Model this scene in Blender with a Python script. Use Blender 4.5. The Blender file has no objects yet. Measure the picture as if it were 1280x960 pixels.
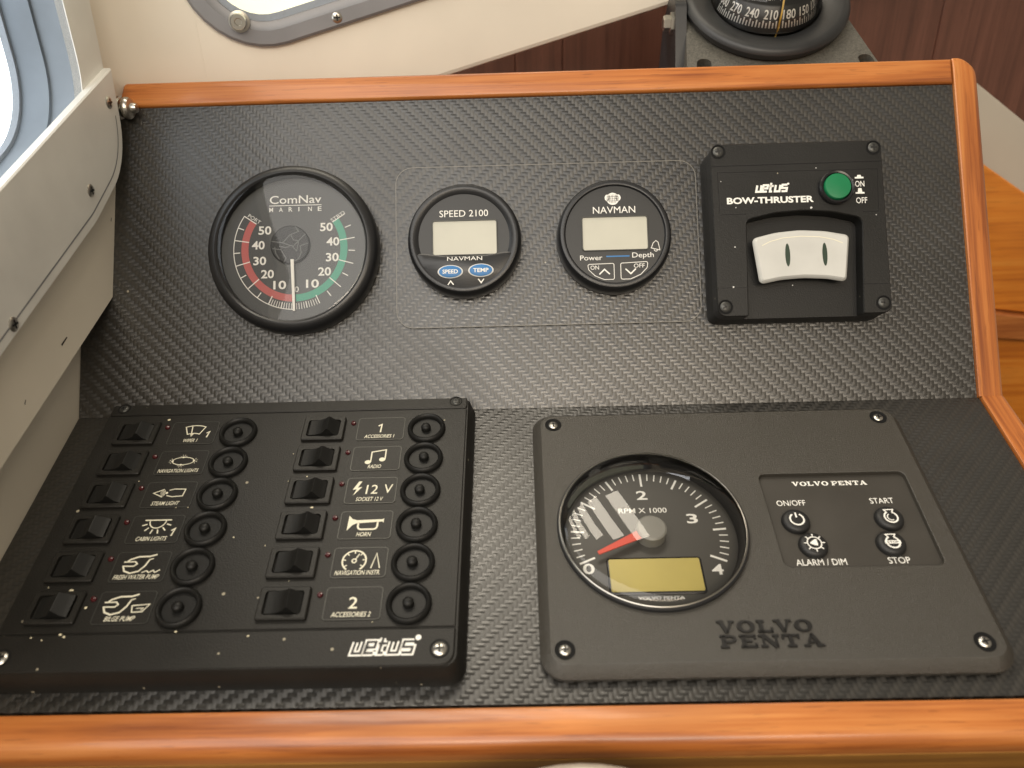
import bpy, bmesh, math, random
from mathutils import Matrix, Vector
random.seed(7)
R = math.radians
scene = bpy.context.scene
col = scene.collection

# ------------------------------------------------------------------ camera
def cam_axes(yaw, pitch, roll):
    f = Vector((math.sin(yaw)*math.cos(pitch), math.cos(yaw)*math.cos(pitch), math.sin(pitch)))
    r0 = f.cross(Vector((0, 0, 1))).normalized(); u0 = r0.cross(f)
    return r0*math.cos(roll)+u0*math.sin(roll), u0*math.cos(roll)-r0*math.sin(roll), f
cr, cu, cf = cam_axes(R(-0.99), R(-28), R(-1.818))
cam = bpy.data.cameras.new('camera'); cam.lens = 27.0; cam.sensor_width = 36.0
cam.clip_start = 0.01; cam.clip_end = 50
cam.dof.use_dof = True; cam.dof.focus_distance = 0.43; cam.dof.aperture_fstop = 8.0
co = bpy.data.objects.new('camera', cam); col.objects.link(co)
m = Matrix((cr, cu, -cf)).transposed().to_4x4(); m.translation = Vector((0.00696, -0.37751, 0.21646))
co.matrix_world = m
scene.camera = co
scene.render.resolution_x = 1024; scene.render.resolution_y = 768

# ------------------------------------------------------------------ light
w = bpy.data.worlds.new('World'); scene.world = w; w.use_nodes = True
bg = w.node_tree.nodes['Background']
bg.inputs[0].default_value = (1.0, 0.87, 0.70, 1); bg.inputs[1].default_value = 0.22
def area(name, loc, target, sx, sy, power, color):
    l = bpy.data.lights.new(name, 'AREA'); l.shape = 'RECTANGLE'; l.size = sx; l.size_y = sy
    l.energy = power; l.color = color
    o = bpy.data.objects.new(name, l); col.objects.link(o); o.location = loc
    o.rotation_euler = (Vector(target)-Vector(loc)).to_track_quat('-Z', 'Y').to_euler()
    return o
for k, x in enumerate((-0.72, -0.16, 0.40)):      # three windscreen panes ahead of the helm
    area('windscreen_light', (x, 0.95, 0.92), (x*0.4, 0, 0), 0.46, 0.42, (5.2, 3.2, 2.4)[k], (0.97, 0.98, 1.0))
area('left_sheen_light', (-0.66, -0.72, 1.0), (-0.1, 0, 0.05), 1.9, 1.05, 14.5, (1.0, 0.96, 0.90))  # unseen lamp, added for a hazy sheen on the left panel and dial glass
for k in range(5):                                 # unseen overhead hatch, split into strips to stripe the tachometer lens
    area('roof_hatch_light', (-0.50+0.15*k, 0.30, 1.05), (-0.30+0.14*k, -0.05, 0), 0.085, 0.38, 0.85, (1.0, 0.90, 0.74))
area('aft_window_light', (0.25, -1.45, 0.95), (0.05, 0, 0.05), 1.0, 0.36, 8.0, (1.0, 0.85, 0.66))
vs = scene.view_settings
vs.view_transform = 'Standard'; vs.look = 'None'; vs.exposure = 0.55; vs.gamma = 1

# ------------------------------------------------------------------ materials
MATS = {}
def mat(name, color=(0.5, 0.5, 0.5), rough=0.5, metal=0.0, spec=0.5, coat=0.0, bump=0.0, bscale=900, emis=0.0, mottle=0.0, mscale=40):
    if name in MATS: return MATS[name]
    mt = bpy.data.materials.new(name); mt.use_nodes = True; MATS[name] = mt
    nt = mt.node_tree; b = nt.nodes['Principled BSDF']
    c = (*color, 1)
    b.inputs['Base Color'].default_value = c
    b.inputs['Roughness'].default_value = rough; b.inputs['Metallic'].default_value = metal
    b.inputs['Specular IOR Level'].default_value = spec
    b.inputs['Coat Weight'].default_value = coat; b.inputs['Coat Roughness'].default_value = 0.12
    if emis:
        b.inputs['Emission Color'].default_value = c; b.inputs['Emission Strength'].default_value = emis
    tc = nt.nodes.new('ShaderNodeTexCoord')
    if bump:
        n = nt.nodes.new('ShaderNodeTexNoise'); n.inputs['Scale'].default_value = bscale; n.inputs['Detail'].default_value = 3
        nt.links.new(tc.outputs['Object'], n.inputs['Vector'])
        bp = nt.nodes.new('ShaderNodeBump'); bp.inputs['Strength'].default_value = bump; bp.inputs['Distance'].default_value = 0.0006
        nt.links.new(n.outputs['Fac'], bp.inputs['Height']); nt.links.new(bp.outputs['Normal'], b.inputs['Normal'])
    if mottle:
        n = nt.nodes.new('ShaderNodeTexNoise'); n.inputs['Scale'].default_value = mscale; n.inputs['Detail'].default_value = 6
        nt.links.new(tc.outputs['Object'], n.inputs['Vector'])
        rp = nt.nodes.new('ShaderNodeValToRGB'); rp.color_ramp.elements[0].position = 0.3; rp.color_ramp.elements[1].position = 0.72
        rp.color_ramp.elements[0].color = (*[x*(1-mottle) for x in color], 1); rp.color_ramp.elements[1].color = (*[min(1, x*(1+mottle)) for x in color], 1)
        nt.links.new(n.outputs['Fac'], rp.inputs['Fac']); nt.links.new(rp.outputs['Color'], b.inputs['Base Color'])
        mr = nt.nodes.new('ShaderNodeMapRange'); mr.inputs['To Min'].default_value = max(0, rough-0.06); mr.inputs['To Max'].default_value = rough+0.08
        nt.links.new(n.outputs['Fac'], mr.inputs['Value']); nt.links.new(mr.outputs['Result'], b.inputs['Roughness'])
    return mt

def dusty(name, color, rough, spec, grain=0.35, gscale=1500, dust=0.0, speck=(0.3, 0.27, 0.2)):
    """dark moulded plastic with a fine grain and scattered dust flecks"""
    if name in MATS: return MATS[name]
    mt = mat(name, color, rough, spec=spec, bump=grain, bscale=gscale, mottle=0.1 if 'engine' in name else 0.2, mscale=900 if 'engine' in name else 35)
    nt = mt.node_tree; b = nt.nodes['Principled BSDF']
    tc = nt.nodes.new('ShaderNodeTexCoord')
    v = nt.nodes.new('ShaderNodeTexVoronoi'); v.inputs['Scale'].default_value = 190
    nt.links.new(tc.outputs['Object'], v.inputs['Vector'])
    sp = nt.nodes.new('ShaderNodeSeparateColor'); nt.links.new(v.outputs['Color'], sp.inputs['Color'])
    def mth(op, a, bb):
        n = nt.nodes.new('ShaderNodeMath'); n.operation = op
        for i, x in enumerate((a, bb)):
            if isinstance(x, (int, float)): n.inputs[i].default_value = x
            else: nt.links.new(x, n.inputs[i])
        return n.outputs[0]
    pick = mth('GREATER_THAN', sp.outputs[0], 1-dust)
    near = mth('LESS_THAN', v.outputs['Distance'], mth('MULTIPLY', sp.outputs[1], 0.16))
    fac = mth('MULTIPLY', pick, near)
    mx = nt.nodes.new('ShaderNodeMix'); mx.data_type = 'RGBA'; mx.inputs['B'].default_value = (*speck, 1)
    src = b.inputs['Base Color'].links[0].from_socket
    nt.links.new(fac, mx.inputs['Factor']); nt.links.new(src, mx.inputs['A']); nt.links.new(mx.outputs['Result'], b.inputs['Base Color'])
    return mt

def carbon(name, flip, rough=0.34, strength=0.18):
    """embossed 2x2 twill vinyl: tows 2.05 mm wide, floats over two, stepping one tow per row"""
    mt = bpy.data.materials.new(name); mt.use_nodes = True; MATS[name] = mt
    nt = mt.node_tree; b = nt.nodes['Principled BSDF']; L = nt.links.new
    def mth(op, *a):
        n = nt.nodes.new('ShaderNodeMath'); n.operation = op
        for i, x in enumerate(a):
            if isinstance(x, (int, float)): n.inputs[i].default_value = x
            else: L(x, n.inputs[i])
        return n.outputs[0]
    tc = nt.nodes.new('ShaderNodeTexCoord'); sx = nt.nodes.new('ShaderNodeSeparateXYZ'); L(tc.outputs['Object'], sx.inputs[0])
    u = mth('ADD', mth('MULTIPLY', sx.outputs[0], (1 if flip else -1)/0.00205), 1000.0)
    v = mth('ADD', mth('MULTIPLY', sx.outputs[1], 1/0.00205), 1000.0)
    i = mth('FLOOR', u); j = mth('FLOOR', v)
    def mod4(x): return mth('FLOORED_MODULO', x, 4.0)
    # diagonal runs with i-j
    warp = mth('LESS_THAN', mod4(mth('SUBTRACT', i, j)), 2.0)
    pw = mth('MULTIPLY', mod4(mth('ADD', mth('SUBTRACT', mth('MULTIPLY', i, 1.0), v), 1.0)), 0.5)   # along a warp float
    pf = mth('MULTIPLY', mth('SUBTRACT', mod4(mth('SUBTRACT', u, j)), 2.0), 0.5)
    def hump(a, p):
        s = mth('SINE', mth('MULTIPLY', mth('FRACT', a), math.pi))
        t = mth('SINE', mth('MULTIPLY', p, math.pi))
        return mth('MULTIPLY', mth('POWER', mth('ABSOLUTE', s), 0.8), mth('POWER', mth('ABSOLUTE', t), 1.1))
    hw = hump(u, pw); hf = hump(v, pf)
    h = mth('ADD', mth('MULTIPLY', warp, hw), mth('MULTIPLY', mth('SUBTRACT', 1.0, warp), hf))
    bp = nt.nodes.new('ShaderNodeBump'); bp.inputs['Strength'].default_value = strength; bp.inputs['Distance'].default_value = 0.00045
    L(h, bp.inputs['Height']); L(bp.outputs['Normal'], b.inputs['Normal'])
    mx = nt.nodes.new('ShaderNodeMix'); mx.data_type = 'RGBA'
    mx.inputs['A'].default_value = (0.010, 0.0094, 0.0082, 1); mx.inputs['B'].default_value = (0.038, 0.035, 0.030, 1)
    n = nt.nodes.new('ShaderNodeTexNoise'); n.inputs['Scale'].default_value = 9; n.inputs['Detail'].default_value = 4; L(tc.outputs['Object'], n.inputs['Vector'])
    shade = mth('MULTIPLY', mth('ADD', mth('MULTIPLY', mth('MULTIPLY', h, h), 0.45), mth('MULTIPLY', warp, 0.5)), mth('ADD', n.outputs['Fac'], 0.4))
    L(shade, mx.inputs['Factor'])
    vo = nt.nodes.new('ShaderNodeTexVoronoi'); vo.inputs['Scale'].default_value = 95; L(tc.outputs['Object'], vo.inputs['Vector'])
    sc_ = nt.nodes.new('ShaderNodeSeparateColor'); L(vo.outputs['Color'], sc_.inputs[0])
    spk = mth('MULTIPLY', mth('GREATER_THAN', sc_.outputs[0], 0.955), mth('LESS_THAN', vo.outputs['Distance'], mth('MULTIPLY', sc_.outputs[1], 0.07)))
    md = nt.nodes.new('ShaderNodeMix'); md.data_type = 'RGBA'; md.inputs['B'].default_value = (0.30, 0.27, 0.21, 1)
    L(spk, md.inputs['Factor']); L(mx.outputs['Result'], md.inputs['A']); L(md.outputs['Result'], b.inputs['Base Color'])
    n2 = nt.nodes.new('ShaderNodeTexNoise'); n2.inputs['Scale'].default_value = 26; n2.inputs['Detail'].default_value = 7; n2.inputs['Roughness'].default_value = 0.65; L(tc.outputs['Object'], n2.inputs['Vector'])
    rg = mth('ADD', mth('MULTIPLY', mth('ADD', n.outputs['Fac'], n2.outputs['Fac']), 0.2), rough-0.2)
    L(mth('ADD', rg, mth('MULTIPLY', warp, 0.06)), b.inputs['Roughness'])
    b.inputs['Specular IOR Level'].default_value = 0.9
    # the tows shine across their fibres: warp and weft differ by a quarter turn
    b.inputs['Anisotropic'].default_value = 0.7
    L(mth('MULTIPLY', warp, 0.25), b.inputs['Anisotropic Rotation'])
    vt = nt.nodes.new('ShaderNodeVectorTransform'); vt.vector_type = 'VECTOR'; vt.convert_from = 'OBJECT'; vt.convert_to = 'WORLD'; vt.inputs[0].default_value = (1, 0, 0)
    L(vt.outputs[0], b.inputs['Tangent'])
    return mt
carbon('carbon_upper', False); carbon('carbon_lower', True); carbon('carbon_plate', True, 0.32)

def wood(name, axis, c0, c1, c2, coat=0.4, rough=0.38, scale=1.0):
    mt = bpy.data.materials.new(name); mt.use_nodes = True; MATS[name] = mt
    nt = mt.node_tree; b = nt.nodes['Principled BSDF']; L = nt.links.new
    tc = nt.nodes.new('ShaderNodeTexCoord')
    mp = nt.nodes.new('ShaderNodeMapping'); L(tc.outputs['Object'], mp.inputs[0])
    s = [110*scale]*3; s[axis] = 5*scale; mp.inputs['Scale'].default_value = s
    n1 = nt.nodes.new('ShaderNodeTexNoise'); n1.inputs['Scale'].default_value = 1; n1.inputs['Detail'].default_value = 5; n1.inputs['Distortion'].default_value = 0.8
    L(mp.outputs[0], n1.inputs['Vector'])
    mp2 = nt.nodes.new('ShaderNodeMapping'); L(tc.outputs['Object'], mp2.inputs[0])
    s2 = [700*scale]*3; s2[axis] = 16*scale; mp2.inputs['Scale'].default_value = s2
    n2 = nt.nodes.new('ShaderNodeTexNoise'); n2.inputs['Scale'].default_value = 1; n2.inputs['Detail'].default_value = 3
    L(mp2.outputs[0], n2.inputs['Vector'])
    rp = nt.nodes.new('ShaderNodeValToRGB'); e = rp.color_ramp.elements
    e[0].position = 0.28; e[0].color = (*c0, 1); e[1].position = 0.75; e[1].color = (*c2, 1)
    k = e.new(0.5); k.color = (*c1, 1)
    ad = nt.nodes.new('ShaderNodeMath'); ad.operation = 'MULTIPLY_ADD'; L(n2.outputs['Fac'], ad.inputs[0]); ad.inputs[1].default_value = 0.45
    sb = nt.nodes.new('ShaderNodeMath'); sb.operation = 'SUBTRACT'; L(n1.outputs['Fac'], sb.inputs[0]); sb.inputs[1].default_value = 0.22
    L(sb.outputs[0], ad.inputs[2]); L(ad.outputs[0], rp.inputs[0])
    mp3 = nt.nodes.new('ShaderNodeMapping'); L(tc.outputs['Object'], mp3.inputs[0]); s3 = [1500*scale]*3; s3[axis] = 70*scale; mp3.inputs['Scale'].default_value = s3
    n3 = nt.nodes.new('ShaderNodeTexNoise'); n3.inputs['Scale'].default_value = 1; n3.inputs['Detail'].default_value = 1; L(mp3.outputs[0], n3.inputs['Vector'])
    pr_ = nt.nodes.new('ShaderNodeMapRange'); pr_.inputs['From Min'].default_value = 0.60; pr_.inputs['From Max'].default_value = 0.72; pr_.inputs['To Max'].default_value = 0.5; L(n3.outputs['Fac'], pr_.inputs['Value'])
    n4 = nt.nodes.new('ShaderNodeTexNoise'); n4.inputs['Scale'].default_value = 11; n4.inputs['Detail'].default_value = 3; L(tc.outputs['Object'], n4.inputs['Vector'])
    dr = nt.nodes.new('ShaderNodeMapRange'); dr.inputs['From Min'].default_value = 0.3; dr.inputs['From Max'].default_value = 0.7; dr.inputs['To Min'].default_value = 0.35; dr.inputs['To Max'].default_value = 0.0; L(n4.outputs['Fac'], dr.inputs['Value'])
    mxa = nt.nodes.new('ShaderNodeMath'); mxa.operation = 'MAXIMUM'; L(pr_.outputs[0], mxa.inputs[0]); L(dr.outputs[0], mxa.inputs[1])
    mw = nt.nodes.new('ShaderNodeMix'); mw.data_type = 'RGBA'; mw.inputs['B'].default_value = (*[x*0.55 for x in c0], 1)
    L(mxa.outputs[0], mw.inputs['Factor']); L(rp.outputs[0], mw.inputs['A']); L(mw.outputs['Result'], b.inputs['Base Color'])
    bp = nt.nodes.new('ShaderNodeBump'); bp.inputs['Strength'].default_value = 0.2; bp.inputs['Distance'].default_value = 0.0004
    L(n2.outputs['Fac'], bp.inputs['Height']); L(bp.outputs['Normal'], b.inputs['Normal'])
    mr = nt.nodes.new('ShaderNodeMapRange'); mr.inputs['To Min'].default_value = rough-0.08; mr.inputs['To Max'].default_value = rough+0.15
    L(n1.outputs['Fac'], mr.inputs['Value']); L(mr.outputs[0], b.inputs['Roughness'])
    b.inputs['Coat Weight'].default_value = coat; b.inputs['Coat Roughness'].default_value = 0.16
    return mt
TEAK = ((0.25, 0.065, 0.014), (0.50, 0.16, 0.032), (0.65, 0.255, 0.065))
wood('teak_x', 0, *TEAK); wood('teak_y', 1, *TEAK)
wood('teak_pale', 0, (0.24, 0.10, 0.016), (0.40, 0.18, 0.03), (0.52, 0.26, 0.05))
wood('mahogany', 2, (0.085, 0.030, 0.017), (0.125, 0.045, 0.026), (0.16, 0.060, 0.036), coat=0.35, rough=0.4)
wood('board', 0, (0.48, 0.13, 0.012), (0.74, 0.235, 0.02), (0.84, 0.33, 0.045), scale=0.6)

def clear(name, tint=(1, 1, 1), ior=1.45, rough=0.02):
    mt = bpy.data.materials.new(name); mt.use_nodes = True; MATS[name] = mt
    nt = mt.node_tree; nt.nodes.remove(nt.nodes['Principled BSDF']); out = nt.nodes['Material Output']
    t = nt.nodes.new('ShaderNodeBsdfTransparent'); t.inputs[0].default_value = (*tint, 1)
    g = nt.nodes.new('ShaderNodeBsdfGlossy'); g.inputs['Roughness'].default_value = rough
    f = nt.nodes.new('ShaderNodeFresnel'); f.inputs[0].default_value = ior
    mx = nt.nodes.new('ShaderNodeMixShader')
    nt.links.new(f.outputs[0], mx.inputs[0]); nt.links.new(t.outputs[0], mx.inputs[1]); nt.links.new(g.outputs[0], mx.inputs[2])
    nt.links.new(mx.outputs[0], out.inputs[0])
    return mt
clear('clear_cover'); clear('lens_cover', ior=1.5)
mat('white_print', (0.80, 0.79, 0.74), 0.5)
mat('cream_print', (0.72, 0.69, 0.55), 0.55)
mat('silver_print', (0.62, 0.62, 0.60), 0.45)
mat('black_print', (0.012, 0.012, 0.012), 0.4)
mat('red_print', (0.46, 0.11, 0.10), 0.5)
mat('green_print', (0.05, 0.33, 0.22), 0.5)
mat('blue_print', (0.03, 0.17, 0.42), 0.45)
mat('dial_grey', (0.055, 0.057, 0.055), 0.45)
mat('tach_dial', (0.05, 0.047, 0.04), 0.4)
mat('dial_black', (0.02, 0.02, 0.019), 0.4)
mat('hub_dark', (0.008, 0.0085, 0.009), 0.5)
mat('rib_grey', (0.11, 0.115, 0.11), 0.5)
mat('lcd_pale', (0.50, 0.49, 0.41), 0.3, spec=0.5, mottle=0.05)
mat('lcd_yellow', (0.45, 0.37, 0.10), 0.3, mottle=0.06)
mat('bezel_black', (0.014, 0.0145, 0.016), 0.33, bump=0.1, bscale=1400)
mat('rubber', (0.010, 0.010, 0.010), 0.5, bump=0.15, bscale=1600)
mat('well_black', (0.006, 0.006, 0.006), 0.7, spec=0.2)
mat('gloss_black', (0.010, 0.010, 0.011), 0.22)
dusty('panel_black', (0.012, 0.0112, 0.0095), 0.42, 0.32, 0.25, 1300, dust=0.1)
dusty('thruster_black', (0.009, 0.0088, 0.008), 0.45, 0.35, 0.2, 1300, dust=0.03)
dusty('engine_grey', (0.036, 0.032, 0.025), 0.31, 0.75, 0.55, 2600, dust=0.012)
mat('plate_edge_lit', (0.17, 0.16, 0.14), 0.35)
mat('letter_dark', (0.007, 0.0065, 0.006), 0.4)
mat('engine_inset', (0.040, 0.036, 0.030), 0.42, bump=0.15, bscale=2000, mottle=0.12)
mat('paddle_white', (0.53, 0.53, 0.50), 0.38, mottle=0.08)
mat('slot_green', (0.015, 0.035, 0.02), 0.4)
mat('button_green', (0.010, 0.17, 0.065), 0.3)
mat('led_red', (0.055, 0.005, 0.007), 0.2, coat=0.5)
mat('rocker_black', (0.008, 0.008, 0.0075), 0.46, spec=0.3, bump=0.1, bscale=1500)
mat('steel', (0.55, 0.53, 0.48), 0.28, metal=1.0)
mat('steel_dark', (0.07, 0.07, 0.065), 0.4, metal=0.6)
mat('needle_white', (0.80, 0.79, 0.72), 0.4)
mat('needle_red', (0.62, 0.07, 0.04), 0.4)
mat('hub_grey', (0.22, 0.215, 0.19), 0.35)
mat('gelcoat', (0.77, 0.71, 0.60), 0.35, coat=0.2, mottle=0.05, mscale=14, bump=0.04, bscale=160)
mat('alloy', (0.72, 0.71, 0.67), 0.45, metal=0.1, mottle=0.08, mscale=25)
mat('alloy_dark', (0.24, 0.24, 0.25), 0.45, metal=0.2, mottle=0.1, mscale=25)
mat('tunnel', (0.17, 0.20, 0.235), 0.5, mottle=0.15, mscale=30)
mat('seal', (0.30, 0.33, 0.37), 0.7, bump=0.6, bscale=400)
mat('daylight_pane', (0.92, 0.97, 1.0), 0.2, emis=1.7)
mat('deck_pane', (0.80, 0.80, 0.62), 0.3, emis=0.5)
mat('cream_panel', (0.50, 0.45, 0.37), 0.5, mottle=0.08, mscale=10)
mat('dark_void', (0.02, 0.014, 0.011), 0.6, mottle=0.2)
mat('compass_grey', (0.08, 0.075, 0.062), 0.5, bump=0.7, bscale=1100, mottle=0.35, mscale=700)
mat('compass_black', (0.018, 0.0185, 0.019), 0.42, bump=0.1, bscale=900, mottle=0.2)
mat('lubber_yellow', (0.62, 0.40, 0.08), 0.4)
mat('chip', (0.66, 0.60, 0.42), 0.6)

# ------------------------------------------------------------------ mesh tools (millimetres in, metres out)
class MB:
    def __init__(s): s.v = []; s.f = []
    def add(s, vs, fs):
        o = len(s.v); s.v += [tuple(p) for p in vs]; s.f += [tuple(i+o for i in f) for f in fs]; return s
    def loft(s, loops, cap0=True, cap1=True):
        n = len(loops[0]); vs = [p for l in loops for p in l]; fs = []
        for k in range(len(loops)-1):
            for i in range(n):
                j = (i+1) % n; fs.append((k*n+i, k*n+j, (k+1)*n+j, (k+1)*n+i))
        if cap0: fs.append(tuple(range(n-1, -1, -1)))
        if cap1: fs.append(tuple((len(loops)-1)*n+i for i in range(n)))
        return s.add(vs, fs)
    def prism(s, poly, prof, cap0=True, cap1=True):
        return s.loft([[(x, y, z) for x, y in offset(poly, d)] for d, z in prof], cap0, cap1)
    def lathe(s, prof, c=(0, 0), n=56, cap0=False, cap1=True):
        return s.loft([[(c[0]+r*math.cos(2*math.pi*i/n), c[1]+r*math.sin(2*math.pi*i/n), z) for i in range(n)] for r, z in prof], cap0, cap1)
    def ring_fill(s, outer, inner, z):
        """flat cap between an outer loop and hole loops"""
        bm = bmesh.new(); es = []
        for lp in [outer]+inner:
            vv = [bm.verts.new((x, y, z)) for x, y in lp]
            for a in range(len(vv)): es.append(bm.edges.new((vv[a], vv[(a+1) % len(vv)])))
        bmesh.ops.triangle_fill(bm, use_beauty=True, edges=es, normal=(0, 0, 1))
        bm.verts.index_update()
        s.add([v.co[:] for v in bm.verts], [tuple(v.index for v in f.verts) if f.normal.z >= 0 else tuple(reversed([v.index for v in f.verts])) for f in bm.faces])
        bm.free(); return s
    def flat(s, poly, z): return s.add([(x, y, z) for x, y in poly], [tuple(range(len(poly)))])
    def stroke(s, pts, wd, z, closed=False):
        """flat printed line with mitred joints"""
        n = len(pts); Lp = []; Rp = []
        for i in range(n):
            p = Vector(pts[i])
            a = Vector(pts[i-1]) if (i > 0 or closed) else None
            b = Vector(pts[(i+1) % n]) if (i < n-1 or closed) else None
            d1 = (p-a).normalized() if a is not None else None; d2 = (b-p).normalized() if b is not None else None
            if d1 is None: d1 = d2
            if d2 is None: d2 = d1
            t = d1+d2
            t = t.normalized() if t.length > 1e-4 else d1
            nn = Vector((-t.y, t.x)); k = min(1.8, 1/max(0.3, nn.dot(Vector((-d1.y, d1.x)))))
            Lp.append(p+nn*wd/2*k); Rp.append(p-nn*wd/2*k)
        vs = [(q.x, q.y, z) for q in Lp]+[(q.x, q.y, z) for q in Rp]
        fs = []
        for i in range(n if closed else n-1):
            j = (i+1) % n; fs.append((i, n+i, n+j, j))
        return s.add(vs, fs)
    def disc(s, x, y, r, z, n=20, ry=None):
        ry = ry or r
        return s.flat([(x+r*math.cos(2*math.pi*i/n), y+ry*math.sin(2*math.pi*i/n)) for i in range(n)], z)
    def text(s, st, x0, y0, x1, h, z, bold=0.0, shear=0.0, align='fit', rot=0.0, cx=None):
        """lettering: fitted between x0 and x1 on base line y0 with cap height h"""
        vs, fs = glyphs(st, bold)
        if not vs: return s
        ax = min(v[0] for v in vs); bx = max(v[0] for v in vs); ay = 0.0; by = 0.73
        sx = (x1-x0)/(bx-ax); sy = h/(by-ay)
        out = []
        for v in vs:
            px = (v[0]-ax)*sx; py = (v[1]-ay)*sy; px += py*shear
            if rot:
                qx = px-(x1-x0)/2; qy = py-h/2
                px = qx*math.cos(rot)-qy*math.sin(rot)+(x1-x0)/2; py = qx*math.sin(rot)+qy*math.cos(rot)+h/2
            out.append((x0+px, y0+py, z))
        return s.add(out, fs)
    def xform(s, M):
        s.v = [tuple(M @ Vector(p)) for p in s.v]; return s
    def mesh(s, name, mt, angle=35):
        me = bpy.data.meshes.new(name)
        me.from_pydata([(x*.001, y*.001, z*.001) for x, y, z in s.v], [], s.f); me.update()
        me.shade_smooth(); me.set_sharp_from_angle(angle=R(angle))
        me.materials.append(MATS[mt]); return me
    def build(s, name, mt, parent=None, angle=35):
        o = bpy.data.objects.new(name, s.mesh(name, mt, angle)); col.objects.link(o); o.parent = parent
        return o
GL = {}
def glyphs(st, bold):
    if (st, bold) in GL: return GL[(st, bold)]
    cu_ = bpy.data.curves.new('lettering', 'FONT'); cu_.body = st; cu_.size = 1.0; cu_.offset = bold; cu_.resolution_u = 3
    ob = bpy.data.objects.new('lettering', cu_); me = bpy.data.meshes.new_from_object(ob)
    r = ([tuple(v.co) for v in me.vertices], [tuple(p.vertices) for p in me.polygons])
    bpy.data.objects.remove(ob); bpy.data.meshes.remove(me); bpy.data.curves.remove(cu_)
    GL[(st, bold)] = r; return r
def offset(poly, d):
    if d == 0: return list(poly)
    n = len(poly); out = []
    for i in range(n):
        p = Vector(poly[i]); a = Vector(poly[i-1]); b = Vector(poly[(i+1) % n])
        d1 = (p-a).normalized(); d2 = (b-p).normalized()
        n1 = Vector((-d1.y, d1.x)); n2 = Vector((-d2.y, d2.x)); t = n1+n2
        t = t/max(0.2, t.dot(n1)) if t.length > 1e-6 else n1
        out.append(tuple(p+t*d))
    return out
def roundpoly(pts, rad, seg=6):
    n = len(pts); out = []
    if isinstance(rad, (int, float)): rad = [rad]*n
    for i in range(n):
        p = Vector(pts[i]); a = (Vector(pts[i-1])-p).normalized(); b = (Vector(pts[(i+1) % n])-p).normalized()
        r = rad[i]
        if r <= 0: out.append(tuple(p)); continue
        th = math.acos(max(-1, min(1, a.dot(b)))); t = r/math.tan(th/2)
        c = p+(a+b).normalized()*(r/math.sin(th/2)); s0 = p+a*t; s1 = p+b*t
        a0 = math.atan2(s0.y-c.y, s0.x-c.x); a1 = math.atan2(s1.y-c.y, s1.x-c.x)
        da = (a1-a0+math.pi) % (2*math.pi)-math.pi
        for k in range(seg+1): out.append((c.x+r*math.cos(a0+da*k/seg), c.y+r*math.sin(a0+da*k/seg)))
    return out
def rrect(x0, y0, x1, y1, r, seg=6): return roundpoly([(x0, y0), (x1, y0), (x1, y1), (x0, y1)], r, seg)
def arc(cx, cy, r, a0, a1, n=16, ry=None):
    ry = ry or r
    return [(cx+r*math.cos(R(a0+(a1-a0)*k/n)), cy+ry*math.sin(R(a0+(a1-a0)*k/n))) for k in range(n+1)]
def fillet(z0, z1, r, n=5):
    """wall from z0 up to z1 with a rounded upper edge of radius r"""
    return [(0, z0), (0, z1-r)]+[(r-r*math.cos(R(90*k/n)), z1-r+r*math.sin(R(90*k/n))) for k in range(1, n+1)]

def thing(name, label, cat, loc=(0, 0, 0), rot=(0, 0, 0), group=None):
    o = bpy.data.objects.new(name, None); o.empty_display_size = 0.02; col.objects.link(o)
    o.location = loc; o.rotation_euler = rot; o['label'] = label; o['category'] = cat
    if group: o['group'] = group
    return o
def struct(o, label=None):
    o['kind'] = 'structure'
    if label: o['label'] = label
    return o
def dup(o, parent, loc=None):
    c = o.copy(); col.objects.link(c); c.parent = parent
    if loc is not None: c.location = [q*.001 for q in loc]
    for ch in [k for k in col.objects if k.parent == o]: dup(ch, c)
    return c

AU, AL = R(56.6), R(16.0)
UV = Vector((0, math.cos(AU), math.sin(AU))); UN = Vector((0, -math.sin(AU), math.cos(AU)))
LV = Vector((0, math.cos(AL), math.sin(AL))); LN = Vector((0, -math.sin(AL), math.cos(AL)))
def on_upper(x, v, h=0): return (x*.001, *((UV*v+UN*h)*.001)[1:])
def on_lower(x, v, h=0): return (x*.001, *((LV*v+LN*h)*.001)[1:])
RU, RL = (AU, 0, 0), (AL, 0, 0)

# ------------------------------------------------------------------ dashboard (carbon skinned console with wooden rim)
dash = thing('dashboard', 'carbon weave instrument console with varnished wooden rim along its edges', 'dashboard', (0, 0, 0))
def on_plane(o, rot): o.rotation_euler = rot; return o
up = on_plane(MB().prism([(-247.5, 0), (261, 0), (261, 183.2), (-247.5, 183.2)], [(0, -6), (0, 0)]).build('upper_panel', 'carbon_upper', dash), RU)
lo = on_plane(MB().prism([(-247.5, -168.4), (262, -168.4), (262, -0.15), (-247.5, -0.15)], [(0, -6), (0, 0)]).build('lower_panel', 'carbon_lower', dash), RL)
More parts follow.
